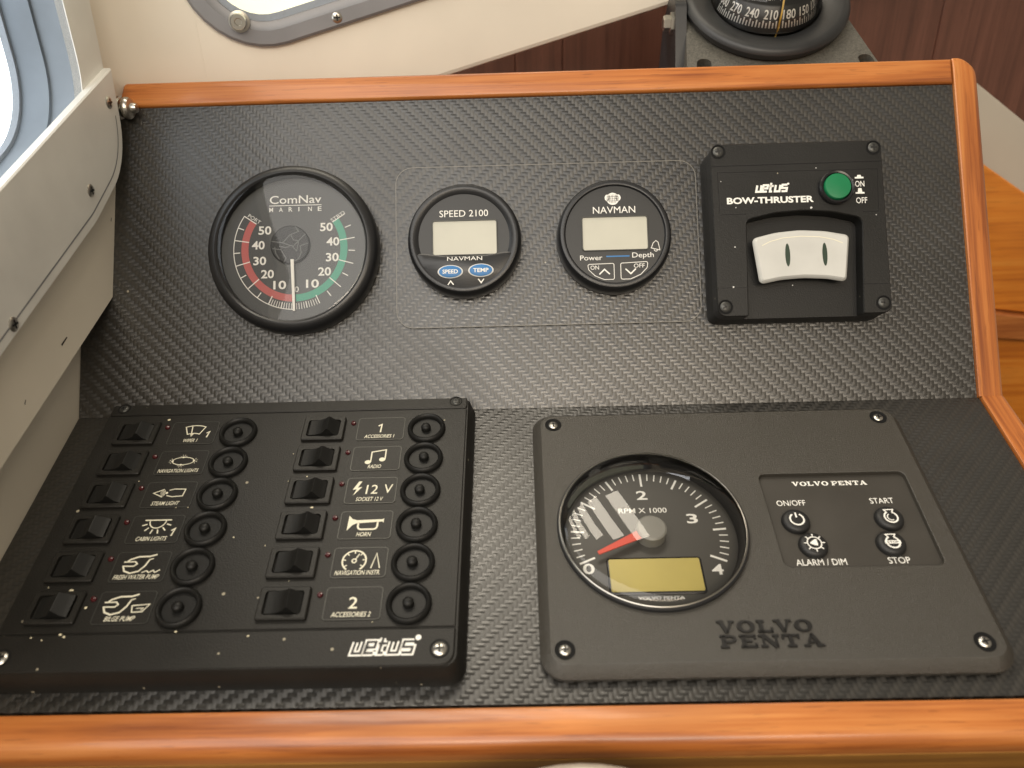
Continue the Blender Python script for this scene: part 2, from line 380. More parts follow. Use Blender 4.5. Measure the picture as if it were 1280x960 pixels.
# wooden rim: top, right upright, right lower, front
on_plane(MB().prism(roundpoly([(-229, 183.6), (260.9, 183.6), (260.9, 198.4), (-226, 198.4)], [0, 0, 0, 3]), [(0, -22), (0, -1)]+[(d, z) for d, z in fillet(0, 2.2, 2.2)[1:]]).build('top_rail', 'teak_x', dash), RU)
def upright(name, xi, vs_, rot, r=5.0):
    secs = []
    for v_, xo, top in vs_:
        rr_ = min(r, max(0.8, (xo-xi)*0.45))
        secs.append([(xo, v_, -22), (xo, v_, top-rr_)]+[(xo-rr_+rr_*math.cos(R(a)), v_, top-rr_+rr_*math.sin(R(a))) for a in (15, 30, 45, 60, 75, 90)]+[(xi+0.5, v_, top), (xi, v_, top-0.5), (xi, v_, -22)])
    return on_plane(MB().loft(secs).build(name, 'teak_y', dash), rot)
upright('right_rail', 261.2, [(0.6, 276, 2.4)]+[(187.6*k/8, 276, 2.4) for k in range(1, 9)]+[(187.6+11*math.sin(R(a)), 265+11*math.cos(R(a)), 2.4-0.9*math.sin(R(a))**4) for a in (15, 30, 45, 60, 72, 82)], RU)
upright('lower_right_rail', 262.6, [(-190, 280, 2.0), (-100, 280, 2.0), (-0.7, 277, 2.2)], RL)
# front rail: rounded nose profile run along x
fr = MB(); prof = [(-170.0, -3.0), (-170.0, 0.6), (-171, 1.0), (-180, 1.0)]+[(-180-6.5*math.sin(R(a)), -5.5+6.5*math.cos(R(a))) for a in (15, 30, 45, 60, 75, 90)]+[(-186.5, -9.5), (-183.5, -10.5), (-176, -10.5)]
fr.loft([[(x, v, h) for v, h in reversed(prof)] for x in (-300, 262.3)]); on_plane(fr.build('front_rail', 'teak_x', dash), RL)
fb = MB(); fb.loft([[(x, v, h) for v, h in [(-176, -10.8), (-185.2, -10.8), (-186.2, -12), (-186.2, -70), (-176, -70)]] for x in (-300, 262.3)]); on_plane(fb.build('front_board', 'teak_pale', dash), RL)
# thin bead that closes the seam under the top rail
on_plane(MB().prism([(-247.5, -1.0), (261, -1.0), (261, 0.6), (-247.5, 0.6)], [(0, -5.5), (0, -0.8)]).build('crease_strip', 'rubber', dash), (R(36), 0, 0))
# shelf behind the console that carries the compass
MB().prism([(-225, 113), (252, 113), (252, 345), (-225, 345)], [(0, 118), (0, 128)]).build('shelf', 'mahogany', dash)
MB().prism([(-247, -150), (262, -150), (262, 100), (-247, 100)], [(0, -92), (0, -80)]).build('base_board', 'mahogany', dash)

# ------------------------------------------------------------------ screws
SC = {}
def screw(parent, x, y, z, r=2.4, mt='steel', ang=20):
    key = (r, mt)
    if key not in SC:
        b = MB().lathe([(r, -0.4), (r, 0.1), (r*0.86, 0.45), (r*0.5, 0.75), (0.01, 0.85)], n=20, cap1=False)
        c = MB()
        for a in (0, 90):
            dx, dy = math.cos(R(a)), math.sin(R(a)); l, wd = r*0.62, r*0.15
            c.add([(dx*l-dy*wd, dy*l+dx*wd, 0.92), (-dx*l-dy*wd, -dy*l+dx*wd, 0.92), (-dx*l+dy*wd, -dy*l-dx*wd, 0.92), (dx*l+dy*wd, dy*l-dx*wd, 0.92)], [(0, 1, 2, 3)])
        SC[key] = (b.mesh('screw', mt), c.mesh('cross_recess', 'black_print'))
    o = bpy.data.objects.new('screw', SC[key][0]); col.objects.link(o); o.parent = parent
    o.location = (x*.001, y*.001, z*.001); o.rotation_euler = (0, 0, R(ang+random.uniform(-30, 30)))
    k = bpy.data.objects.new('cross_recess', SC[key][1]); col.objects.link(k); k.parent = o
    return o
def screw_well(parent, x, y, z, r):
    o = MB().lathe([(r*1.12, 0.0), (r*1.12, 0.25), (r, 0.25), (r*0.95, 0.02), (0.01, 0.02)], n=24, cap1=False).build('screw_well', 'well_black', parent)
    o.location = (x*.001, y*.001, z*.001); return o

# ------------------------------------------------------------------ cover plate under the two small gauges
cp = MB().prism(rrect(-65, 47, 109.4, 142, 10), [(0, -0.2), (0, 0.9), (0.35, 1.25)]).build('cover_plate', 'carbon_plate')
MB().stroke(offset(rrect(-65, 47, 109.4, 142, 10), 0.25), 0.45, 1.32, closed=True).build('lit_edge', 'plate_edge_lit', cp)  # pale outline painted where the plate's chamfer catches light
cp.rotation_euler = RU; cp['label'] = 'thin rounded carbon weave plate carrying the two small digital gauges'; cp['category'] = 'cover plate'

# ------------------------------------------------------------------ rudder gauge
g = thing('rudder_gauge', 'large round rudder angle gauge with red port and green starboard scales', 'gauge', on_upper(-122.5, 93.5, 0), RU)
MB().lathe([(47.2, 0), (48.6, 1.5), (48.6, 8), (47.6, 11.2), (45.4, 13.0), (43.4, 13.2), (42.4, 12.4), (41.8, 7.0)], n=96, cap1=False).build('bezel', 'bezel_black', g)
dl = MB().lathe([(42.2, 6.2), (0.01, 6.2)], n=72, cap1=False).build('dial', 'dial_grey', g)
cx, cy = 0.1, 0.6
z = 6.3
pr = MB()
def pt(r, a): return (cx+1.02*r*math.sin(R(a)), cy-1.03*r*math.cos(R(a)))   # angle from straight down, + to the right
pr.stroke([pt(34.2, -a) for a in range(0, 125, 3)]+[pt(34.2, -124)], 0.45, z)
for s in (-1, 1):
    for k in range(1, 11):
        a = s*12.4*k
        pr.stroke([pt(34.4 if k % 2 == 0 else 34.2, a), pt(25.9 if k % 2 == 0 and k > 2 else 29.2 if k == 2 else 30.6, a)], 0.55, z+0.04)
    for k in range(1, 10): pr.stroke([pt(34.3, s*2.48*k), pt(30.8, s*2.48*k)], 0.32, z)
for k, (lx, ly, rx, ry) in enumerate([(432, 670, 597, 667), (370, 613, 658, 607), (330, 545, 697, 535), (322, 465, 700, 455), (355, 390, 667, 380)]):
    for q, yy in ((lx, ly), (rx, ry)):
        x = cx+(q-505)*0.1135; y = cy-(yy-488)*0.1145
        pr.text(str(10*(k+1)), x-3.7, y-2.45, x+3.7, 4.9, z, bold=0.022)
pr.text('0', cx+0.3, cy-25.3, cx+2.6, 3.4, z)
pr.text('ComNav', cx-14.4, cy+26.6, cx+15.4, 4.9, z, bold=0.006)
pr.stroke([(cx-14.6, cy+25.4), (cx+15.6, cy+25.4)], 0.42, z)
for k, ch in enumerate('MARINE'): pr.text(ch, cx-14.6+k*5.6, cy+21.8, cx-12.4+k*5.6 if ch != 'I' else cx-14.0+k*5.6, 2.7, z, bold=0.01)
pr.text('PORT', cx-27.2, cy+16.9, cx-19.0, 2.2, z, rot=R(-34)); pr.text("STB'D", cx+20.4, cy+17.2, cx+29.4, 2.2, z, rot=R(33))
pr.build('scale_lettering', 'white_print', dl)
for s, mt in ((-1, 'red_print'), (1, 'green_print')):
    b = MB(); aa = [s*(2+122*k/40) for k in range(41)]
    b.stroke([pt(27.9, a) for a in aa], 4.1, z-0.03); b.build('port_band' if s < 0 else 'starboard_band', mt, dl)
MB().lathe([(11.2, 6.2), (11.2, 7.8), (10.6, 8.3), (0.01, 8.4)], c=(cx-2.0, cy+1.9), n=40, cap1=False).build('hub_cap', 'hub_dark', g)
hb = MB()   # fine moulded ribs over the hub
hx, hy = cx-2.0, cy+1.9
for pts in ([(-10.5, 2), (-4, 1), (2, -1.2), (5, 2), (9, 6)], [(-10, -2.2), (-5, -3), (-2, -8), (-3.5, -10.5)], [(-6, -1), (-2, -1.8), (1, -0.5), (4, -4), (5, 1.5)], [(-4, 1), (0, 5.5), (5, 7.4), (3, 10.4)],
            [(1.5, -10.5), (5, -8.5), (6.6, -5), (6, -1), (10.6, 0.5)], [(-8.6, -1.4), (-8, -5), (-5.8, -8.6)], [(0.5, 5.6), (2, 2.6), (5, 2)]):
    hb.stroke([(hx+a, hy+b_) for a, b_ in pts], 0.55, 8.5)
hb.build('hub_ribs', 'rib_grey', g)
nd = MB(); nd.loft([[(cx-1.0-(0.25), cy-7, 8.9), (cx+0.6, cy-7, 8.9), (cx+0.6, cy-7, 9.5), (cx-1.25, cy-7, 9.5)], [(cx-0.2, cy-36.4, 7.6), (cx+1.1, cy-36.4, 7.6), (cx+1.1, cy-36.4, 8.1), (cx-0.2, cy-36.4, 8.1)]])
nd.build('needle', 'needle_white', g)
MB().lathe([(42.6, 12.2)]+[(max(0.01, 42.4*math.sin(R(a_))), 12.3+0.9*math.cos(R(a_))) for a_ in (88, 82, 75, 68, 60, 52, 44, 36, 28, 20, 10, 0)], n=128, cap1=False).build('glass', 'clear_cover', g)

# ------------------------------------------------------------------ two small digital gauges
def small_bezel(root, n=80, deep=25.5):
    MB().lathe([(31.6, 0), (32.2, 1), (32.2, 8), (31.5, 11.8), (30.4, 13.4), (29.2, 13.8), (28.3, 13.6), (deep+0.4, 12.7), (deep, 12.2)], n=n, cap1=False).build('bezel', 'bezel_black', root)
g = thing('speed_gauge', 'small digital speed gauge with two blue oval buttons', 'gauge', on_upper(-24.6, 95.3, 1.2), RU)
small_bezel(g)
q = 0.1377
def Q(zx, zy): return ((zx-297)*q, (323-zy)*q)
fc = MB().lathe([(25.8, 12.3), (0.01, 12.3)], n=64, cap1=False).build('dial', 'dial_black', g)
# raised lower band that carries the buttons
ang = [(-164+148*k/24) for k in range(25)]
seg = [(30.2*math.cos(R(a)), 30.2*math.sin(R(a))) for a in ang]
poly = seg+[(22, -8.5), (12, -9.9), (0, -10.2), (-12, -9.9), (-22, -8.5)]
MB().prism(poly, [(0, 11.5), (0, 12.9), (0.8, 13.45)]).build('button_band', 'bezel_black', g)
lc = rrect(*Q(170, 390), *Q(430, 250), 1.2)
fb_ = MB(); fb_.prism(offset(lc, -0.6), [(0, 12.2), (0, 12.75), (0.2, 12.95)], cap1=False); fb_.ring_fill(offset(lc, -0.4), [lc], 12.95); fb_.loft([[(x, y, 12.95) for x, y in lc], [(x, y, 12.3) for x, y in offset(lc, 0.15)]], False, False); fr_ = fb_.build('display_frame', 'steel_dark', g)
MB().flat(lc, 12.4).build('display', 'lcd_pale', fr_)
t = MB(); a = Q(198, 232); b_ = Q(397, 200); t.text('SPEED 2100', a[0], a[1], b_[0], 4.0, 12.42); t.build('lettering', 'white_print', fc)
t = MB()
a = Q(228, 418); b_ = Q(370, 400); t.text('NAVMAN', a[0], a[1]+0.2, b_[0], 2.3, 13.55)
for cxq, cyq, s in ((241, 508, 1), (364, 502, -1)):
    x, y = Q(cxq, cyq); t.stroke([(x-1.6, y-1.1*s), (x, y+1.1*s), (x+1.6, y-1.1*s)], 0.6, 13.55)
t.build('lettering', 'white_print', g)
for zx, zy, st in ((240, 462, 'SPEED'), (364, 459, 'TEMP')):
    x, y = Q(zx, zy)
    el = lambda k: [(x+k*7.1*math.cos(2*math.pi*i/32), y+k*3.75*math.sin(2*math.pi*i/32)) for i in range(32)]
    MB().loft([[(px, py, 13.4) for px, py in el(1)], [(px, py, 13.7) for px, py in el(1)], [(px, py, 13.85) for px, py in el(0.92)]]).build('button_rim', 'silver_print', g)
    bt = MB().loft([[(px, py, 13.7) for px, py in el(0.9)], [(px, py, 14.1) for px, py in el(0.88)], [(px, py, 14.4) for px, py in el(0.7)]]).build('button', 'blue_print', g)
    MB().text(st, x-4.3, y-1.15, x+4.3, 2.3, 14.48, bold=0.02).build('lettering', 'white_print', bt)

g = thing('depth_gauge', 'small digital depth gauge with globe emblem and bell symbol', 'gauge', on_upper(59.9, 95.5, 1.2), RU)
small_bezel(g, deep=27.5)
def Q(zx, zy): return ((zx-911)*q, (305-zy)*q)
MB().lathe([(27.8, 12.3), (0.01, 12.3)], n=64, cap1=False).build('dial', 'dial_black', g)
lc = rrect(*Q(780, 370), *Q(1043, 234), 1.2)
fb_ = MB(); fb_.prism(offset(lc, -0.6), [(0, 12.2), (0, 12.75), (0.2, 12.95)], cap1=False); fb_.ring_fill(offset(lc, -0.4), [lc], 12.95); fb_.loft([[(x, y, 12.95) for x, y in lc], [(x, y, 12.3) for x, y in offset(lc, 0.15)]], False, False); fr_ = fb_.build('display_frame', 'steel_dark', g)
MB().flat(lc, 12.4).build('display', 'lcd_pale', fr_)
t = MB(); z = 12.42
a = Q(825, 218); b_ = Q(997, 187); t.text('NAVMAN', a[0], a[1], b_[0], 4.1, z)
a = Q(767, 411); b_ = Q(857, 390); t.text('Power', a[0], a[1], b_[0], 3.0, z); a = Q(978, 404); b_ = Q(1065, 383); t.text('Depth', a[0], a[1], b_[0], 3.0, z)
gx, gy = Q(907, 160)
t.disc(gx, gy+0.3, 3.5, z-0.02, 28)
for s in (-1, 1): t.disc(gx+s*3.0, gy+0.9, 1.5, z-0.02, 14, 1.9)
bx, by = Q(1073, 355)
t.stroke([(bx-2.3, by-1.6), (bx-1.2, by+1.2), (bx+0.4, by+2.6), (bx+1.6, by+1.6), (bx+2.1, by-1.0), (bx+2.4, by-2.6)], 0.36, z); t.stroke([(bx-2.6, by-1.5), (bx+2.6, by-2.9)], 0.36, z); t.stroke(arc(bx+0.2, by-2.6, 0.9, 170, 350, 8), 0.36, z)
for pts in ([(797, 428), (903, 426), (903, 492), (862, 492), (826, 476), (800, 450)], [(930, 426), (1040, 422), (1037, 446), (1010, 474), (968, 492), (930, 492)]):
    t.stroke(roundpoly([Q(*p) for p in reversed(pts)], 0.9, 4), 0.36, z, closed=True)
for zx, zy, s in ((864, 460, 1), (970, 460, -1)):
    x, y = Q(zx, zy); t.stroke([(x-2.9, y-1.4*s), (x, y+1.4*s), (x+2.9, y-1.4*s)], 0.75, z)
a = Q(808, 450); b_ = Q(842, 430); t.text('ON', a[0], a[1], b_[0], 2.4, z); a = Q(983, 446); b_ = Q(1027, 428); t.text('OFF', a[0], a[1], b_[0], 2.4, z)
t.build('lettering', 'white_print', g)
t = MB()
for k in (-2, -1, 0, 1, 2): t.stroke([(gx+k*1.05*0.7, gy-2.2), (gx+k*1.05, gy+0.3), (gx+k*1.05*0.7, gy+2.8)], 0.2, z+0.03)
for k in (-1, 0, 1): t.stroke([(gx-3.2, gy+0.3+k*1.2), (gx+3.2, gy+0.3+k*1.2)], 0.2, z+0.03)
t.build('globe_grid', 'black_print', g)
a = Q(873, 397); b_ = Q(967, 397); MB().stroke([a, b_], 0.75, z).build('blue_bar', 'blue_print', g)

# ------------------------------------------------------------------ bow thruster control
g = thing('thruster_control', 'square black bow thruster panel with white paddle and green push button', 'control panel', on_upper(159.9, 94, 0), RU)
ox, oy = 159.9, 94.0
def P(x, y): return (x-ox, y-oy)
sq = rrect(-47.6, -49, 47.6, 48.6, 5)
MB().prism(sq, [(0, 0), (0, 3), (0.8, 13.0)]).build('body', 'thruster_black', g)
notch = roundpoly([P(112.9, 45.6), P(129.6, 45.6), P(131.0, 99.2), P(147, 102.6), P(162.5, 103.6), P(178, 102.4), P(194.0, 98.6), P(191.4, 45.6), P(206.9, 45.6), P(206.9, 142.2), P(112.9, 142.2)],
                  [5, 1, 4, 30, 40, 30, 4, 1, 5, 5, 5], 5)
MB().prism(notch, [(0, 12.8), (0, 21.4), (0.5, 22.0)]).build('face_plate', 'thruster_black', g)
gr = MB()
gr.stroke([P(113.6, 129.6), P(206.4, 130.2)], 0.45, 22.06); gr.stroke([P(117, 102.2), P(131, 102.2)], 0.3, 22.06); gr.stroke([P(194.5, 102), P(203, 102)], 0.3, 22.06)
gr.stroke([P(113.3, 61.4), P(129.8, 61.4)], 0.4, 22.06); gr.stroke([P(192.2, 61.8), P(206.6, 61.8)], 0.4, 22.06)
gr.stroke([P(116.6, 102.5), P(116.4, 126), P(203.8, 125.8), P(203, 102.3)], 0.25, 22.06)
gr.build('panel_joints', 'gloss_black', g)
# paddle
pd = [P(136.8, 63.2), P(148, 65.4), P(160.4, 66.2), P(173, 65.5), P(183.7, 63.5), P(186.8, 89.4), P(173.5, 92.0), P(160, 92.9), P(146.5, 91.8), P(133.7, 88.7)]
pd = roundpoly(pd, [2.5, 40, 40, 40, 2.5, 3, 40, 40, 40, 3], 4)
pk = MB().prism(pd, [(4.5, 12.5), (3.0, 17), (0.6, 18.5), (0, 20.5), (0.5, 21.8), (1.6, 22.6)]).build('paddle', 'paddle_white', g)
for x, y in ((152.1, 78.7), (172.2, 78.6)):
    cxp, cyp = P(x, y)
    MB().disc(cxp, cyp, 1.35, 22.66, 28, 6.4).build('slot', 'slot_green', pk)
rd = MB(); rd.stroke([(P(138.5, 84.2)), P(143, 86.4), P(150, 88.2), P(160, 88.9), P(170, 88.3), P(177, 86.8), P(182.2, 84.6)], 0.5, 22.65); rd.build('moulding_line', 'cream_print', pk)
bx, by = P(180.3, 115.4)
MB().lathe([(9.5, 21.9), (9.5, 24.6), (8.8, 25.4), (7.8, 25.2), (7.4, 23.0)], c=(bx, by), n=48, cap1=False).build('button_collar', 'gloss_black', g)
MB().lathe([(7.2, 22.0), (7.2, 25.6), (6.8, 26.2), (4, 26.5), (0.01, 26.6)], c=(bx, by), n=40, cap1=False).build('push_button', 'button_green', g)
t = MB(); z = 22.08
a = P(120.8, 108.2); t.text('BOW-THRUSTER', a[0], a[1], P(168.2, 0)[0], 3.5, z, bold=0.035); t.build('lettering', 'white_print', g); t = MB()
a = P(191.2, 108.4); t.text('OFF', a[0], a[1]-1.7, P(197.2, 0)[0], 3.4, z, bold=0.004); a = P(191.2, 116.1); t.text('ON', a[0], a[1]-0.1, P(196.2, 0)[0], 3.4, z, bold=0.004)
for yy, tall in ((120.6, 1.1), (112.0, 2.2)):
    c_ = P(193.6, yy); t.flat([(c_[0]-2.4, c_[1]), (c_[0]+2.4, c_[1]), (c_[0]+2.4, c_[1]+0.9), (c_[0]-2.4, c_[1]+0.9)], z); t.flat([(c_[0]-1.3, c_[1]+0.8), (c_[0]+1.3, c_[1]+0.8), (c_[0]+0.9, c_[1]+0.9+tall), (c_[0]-0.9, c_[1]+0.9+tall)], z+0.01)
t.build('lettering', 'white_print', g)
def vetus(x0, y0, wd, h, shear=0.22):
    """slanted block letters v e t u s as open strokes"""
    u_ = wd/5.35; S = []
    def T(px, py): return (x0+px*u_+py*h*shear, y0+py*h)
    S.append([T(0.05, 1), T(0.05, 0.0), T(0.75, 0.0), T(0.75, 1)])                       # v
    S.append([T(1.8, 0), T(1.1, 0), T(1.1, 1), T(1.8, 1), T(1.8, 0.5), T(1.1, 0.5)])     # e
    S.append([T(2.3, 1.35), T(2.3, 0), T(2.65, 0)]); S.append([T(2.05, 0.85), T(2.75, 0.85)])   # t
    S.append([T(3.1, 1), T(3.1, 0), T(3.85, 0), T(3.85, 1)])                              # u
    S.append([T(4.2, 0), T(5.0, 0), T(5.0, 0.5), T(4.2, 0.5), T(4.2, 1), T(5.0, 1)])      # s
    return S, T
S, T = vetus(*P(136.9, 114.6), 17.8, 3.6)
t = MB()
for k in S: t.stroke(k, 1.15, 22.08)
t.disc(*T(5.1, 1.15), 0.6, 22.09, 12); lg = t.build('logo', 'white_print', g)
for x, y in ((117.3, 137.9), (202.5, 137.9), (117.3, 51.0), (202.4, 51.2)):
    screw_well(g, *P(x, y), 22.0, 3.6); screw(g, *P(x, y), 22.0, 2.9, 'steel_dark')
t = MB()
for x, y, s in ((166.5, 104.9, 0.9), (170.4, 127.2, 0.4), (118, 121, 0.35), (125.5, 106, 0.4), (124, 84, 0.5), (122, 61.8, 0.6), (201.5, 100, 0.45), (154, 62, 0.35)):
    c_ = P(x, y); t.flat([(c_[0]+s*random.uniform(.6, 1.2)*math.cos(k), c_[1]+s*random.uniform(.5, 1)*math.sin(k)) for k in (0, 1, 2.1, 3.2, 4.2, 5.3)], 22.1)
o = t.build('scuff_marks', 'silver_print', g); o['kind'] = 'stuff'

# ------------------------------------------------------------------ switch panel
sx0, sy0 = -122.3, -80.5
g = thing('switch_panel', 'black fuse and switch panel with twelve rocker switches and breakers', 'switch panel', on_lower(sx0, sy0, 0), RL)
def P(x, y): return (x-sx0, y-sy0)
base = roundpoly([P(-224.5, -160.5), P(-20.2, -160.5), P(-20.6, -2.2), P(-224, -2.2)], [8, 8, 3, 3])
MB().prism(base, [(0, 0), (0.2, 3), (2.6, 11.6), (3.2, 12.3)]).build('body', 'panel_black', g)
x0, x1 = P(-220.6, 0)[0], P(-24.2, 0)[0]
def yv(v): return v-sy0
MB().prism(rrect(x0, yv(-11.2), x1, yv(-3.4), 1.5), [(0, 12.0), (0, 12.7), (0.5, 13.2)]).build('top_strip', 'panel_black', g)
fp = MB().prism(rrect(x0+0.2, yv(-140.2), x1-0.2, yv(-11.7), 0.6), [(0, 12.0), (0, 12.6), (0.35, 13.0)]).build('face_plate', 'panel_black', g)
MB().prism(roundpoly([(x0, yv(-157.6)), (x1, yv(-157.6)), (x1, yv(-140.8)), (x0, yv(-140.8))], [6, 6, 0.6, 0.6]), [(0, 11.9), (0, 12.6), (0.6, 13.2)]).build('bottom_strip', 'panel_black', g)
for x, y in ((-30.5, -6.3), (-214, -6.3), (-30.5, -150.4), (-214, -151.2)):
    r_ = 2.4 if y > -50 else 3.0
    screw_well(g, *P(x, y), 13.15, r_+0.7); screw(g, *P(x, y), 13.2, r_, 'steel' if y < -50 else 'steel_dark')
Z = 13.0
hs = rrect(-11.1, -7.9, 11.1, 7.9, 0.9, 3); inn = rrect(-8.6, -5.8, 8.6, 5.8, 1.4, 3)
hb = MB(); hb.prism(hs, [(0, 0), (0, 1.5), (0.5, 2.0)], cap1=False); hb.ring_fill(offset(hs, 0.5), [inn], 2.0)
hb.loft([[(x, y, 2.0) for x, y in inn], [(x, y, 0.3) for x, y in inn]], False, True)
hm = hb.mesh('switch_frame', 'panel_black')
# rocker: hollow slope rising to a ridge, then a steep drop
pf = [(-8.0, 1.2), (-7.2, 2.1), (-4.5, 2.25), (-1.5, 2.9), (0.8, 4.0), (2.2, 5.6), (2.9, 5.9), (3.5, 5.5), (5.8, 2.6), (8.0, 1.2)]
rk = MB(); n = len(pf)
for y in (-1, 1): rk.v += [(x, y*(5.3 if zz < 3 else 5.3-0.28*(zz-3)), zz) for x, zz in pf]
rk.v += [(x, y*5.3, 0.3) for y in (-1, 1) for x, zz in pf]
for i in range(n-1):
    rk.f.append((i, i+1, n+i+1, n+i)); rk.f.append((2*n+i, 2*n+i+1, i+1, i)); rk.f.append((n+i, n+i+1, 3*n+i+1, 3*n+i))
rm = rk.mesh('rocker', 'rocker_black', 28)
lp = rrect(-12.4, -7.9, 12.4, 7.9, 1.6, 4)
lm = MB().prism(lp, [(0, 0), (0.15, 0.28)]).mesh('label_plate', 'panel_black')
lr = MB().stroke(offset(lp, 0.05), 0.3, 0.32, closed=True).mesh('label_rim', 'steel_dark')
br = MB().lathe([(9.9, 0), (10.0, 0.9), (9.6, 2.2), (8.7, 2.8), (7.9, 2.4), (7.4, 1.0), (7.3, 0.35), (0.01, 0.35)], n=48, cap1=False).mesh('breaker_ring', 'rocker_black', 60)
bb = MB().lathe([(2.5, 0.3), (2.5, 2.2), (2.2, 2.9), (1.5, 3.4), (0.8, 3.65), (0.01, 3.75)], n=24, cap1=False).mesh('breaker_button', 'rocker_black', 60)
ld = MB().lathe([(1.35, 0), (1.35, 0.5), (1.0, 1.0), (0.01, 1.25)], n=16, cap1=False).mesh('indicator_light', 'led_red')
def put(me, name, parent, x, y, zz, rz=0):
    o = bpy.data.objects.new(name, me); col.objects.link(o); o.parent = parent; o.location = (x*.001, y*.001, zz*.001); o.rotation_euler.z = rz
    return o
def icon(t, k):
    z = 0.36
    def st(*p, wd=0.5, closed=False): t.stroke(list(p), wd, z, closed)
    if k == 'WIPER 1':
        top = arc(0.3, -9, 14.2, 112, 68, 10); bot = arc(0.3, -9, 8.6, 68, 112, 8); st(*(top+bot), wd=0.55, closed=True)
        st((-1.6, 4.6), (-0.6, -2.2), wd=0.55); t.flat([(-1.5, -0.6), (-0.6, -2.8), (0.5, -0.7)], z); st((7.2, -0.4), (8.7, 0.7), (7.9, -3.4), wd=0.75)
    elif k == 'NAVIGATION LIGHTS':
        st(*arc(0.5, 1, 5.6, 0, 360, 24, 2.5)[:-1], wd=0.4, closed=True)
        for dx, dy in ((-5, 1), (0, 3.5), (0, -1.5), (6.1, 1)):
            t.disc(dx, dy, 0.6, z+0.01, 10)
            for a in range(0, 360, 45):
                a += 22
                if abs(((a-math.degrees(math.atan2(dy-1, dx-0.5))+180) % 360)-180) < 80: st((dx+1*math.cos(R(a)), dy+1*math.sin(R(a))), (dx+1.9*math.cos(R(a)), dy+1.9*math.sin(R(a))), wd=0.22)
    elif k == 'STEAM LIGHT':
        st((-3.2, 3.2), (-8, 1.0), (-3.2, -1.4), wd=0.5); st((-0.5, 2.6), (1.8, 3.4), (7.5, 3.2), (7, -1.0), (1.8, -1.4), (-1, -0.6), wd=0.5)
        t.disc(-1.4, 1, 0.7, z+0.01, 10)
        for a in range(130, 240, 15): st((-1.4+1.1*math.cos(R(a)), 1+1.1*math.sin(R(a))), (-1.4+3.2*math.cos(R(a)), 1+3.2*math.sin(R(a))), wd=0.2)
    elif k == 'CABIN LIGHTS':
        st((-6.4, 5.2), (6.4, 5.2), wd=0.65); st(*arc(0, 4.8, 3.9, 180, 360, 14, 4.2), wd=0.55)
        for a in (200, 228, 256, 284, 312, 340): st((5.0*math.cos(R(a)), 4.6+5.0*math.sin(R(a))), (7.4*math.cos(R(a)), 4.6+7.4*math.sin(R(a))), wd=0.6)
        st((8.0, -1.0), (9.6, 0.2), (8.7, -4.0), wd=0.75)
    elif k in ('FRESH WATER PUMP', 'BILGE PUMP'):
        d = -1.2 if k[0] == 'F' else -2.4
        st((7+d, 6.4), (4+d, 5.4), (-1+d, 5.3), (-4.4+d, 4.0), (-5.6+d, 2.9), wd=0.75)
        st((-7.2+d, 2.6), (-2+d, 2.7), (-0.8+d, 1.5), (-2+d, 0.3), (-7.2+d, 0.4), wd=0.6)
        st((-6.8+d, 0.2), (-5.6+d, -2.2), (-2.6+d, -3.4), (1+d, -2.4), (3.2+d, 0.4), (4.2+d, 3.4), wd=0.75)
        st((4+d, 3.6), (6+d, 4.2), wd=0.5)
        if k[0] == 'F': st((1.5, -3.2), (3.5, -2.2), (4.8, -3.2), (6.5, -2.0), (7.6, -3.2), (9.6, -1.8), wd=0.5)
        else:
            st((3.2, 0.8), (12-1.2, 1.4), (8.5, -2.2), (4.0, -2.4), wd=0.5, closed=True); st((5.4, -0.6), (8.6, -0.4), (7.6, -1.6), wd=0.4)
    elif k == 'RADIO':
        st((-2.6, -2.4), (-2.6, 4.2), (4.6, 5.6), (4.6, -0.8), wd=0.65); t.disc(-4, -2.5, 1.6, z+0.01, 14, 1.3); t.disc(3.2, -0.9, 1.6, z+0.01, 14, 1.3)
    elif k == 'SOCKET 12 V':
        t.flat([(-6.6, 5.6), (-9.2, 0.4), (-7.2, 0.8), (-8.6, -3.2), (-4.6, 2.2), (-6.8, 1.7), (-5.0, 5.6)], z)
        t.text('12', -2.6, -2.2, 3.2, 5.8, z, 0.004, 0.05); t.text('V', 6.2, -2.0, 10.4, 5.8, z, 0.0, 0.05)
    elif k == 'HORN':
        t.flat([(-8.4, 5.4), (-8.6, -3.2), (-6.2, 0.0), (-4.4, 0.9), (7.8, 1.7), (8.4, 1.0), (8.4, 3.6), (7.8, 3.0), (-4.4, 2.7), (-6.6, 3.4)], z)
        st(*roundpoly([(-3.6, 1.2), (-3.6, -2.6), (5.6, -2.6), (5.6, 1.4)], [0.2, 1.8, 1.8, 0.2], 5), wd=0.9)
    elif k == 'NAVIGATION INSTR.':
        st(*arc(-2.6, 0.8, 5.4, 236, -56, 26), wd=0.75); st(*arc(-2.6, 0.8, 1.0, 0, 360, 10)[:-1], wd=0.55, closed=True); st((-2.1, 1.6), (-0.6, 4.4), wd=0.5)
        for a in range(216, -60, -42): st((-2.6+5.2*math.cos(R(a)), 0.8+5.2*math.sin(R(a))), (-2.6+3.8*math.cos(R(a)), 0.8+3.8*math.sin(R(a))), wd=0.5)
        st((5.4, -3.2), (7.4, 4.6), (9.4, -3.2), wd=0.5)
    elif k in ('ACCESSORIES 1', 'ACCESSORIES 2'):
        s_ = k[-1]
        if s_ == '1': st((-1.4, 1.9), (0.3, 3.0), (0.0, -2.6), wd=0.8)
        else: t.text(s_, -1.9, -2.6, 1.9, 5.8, z, 0.008)
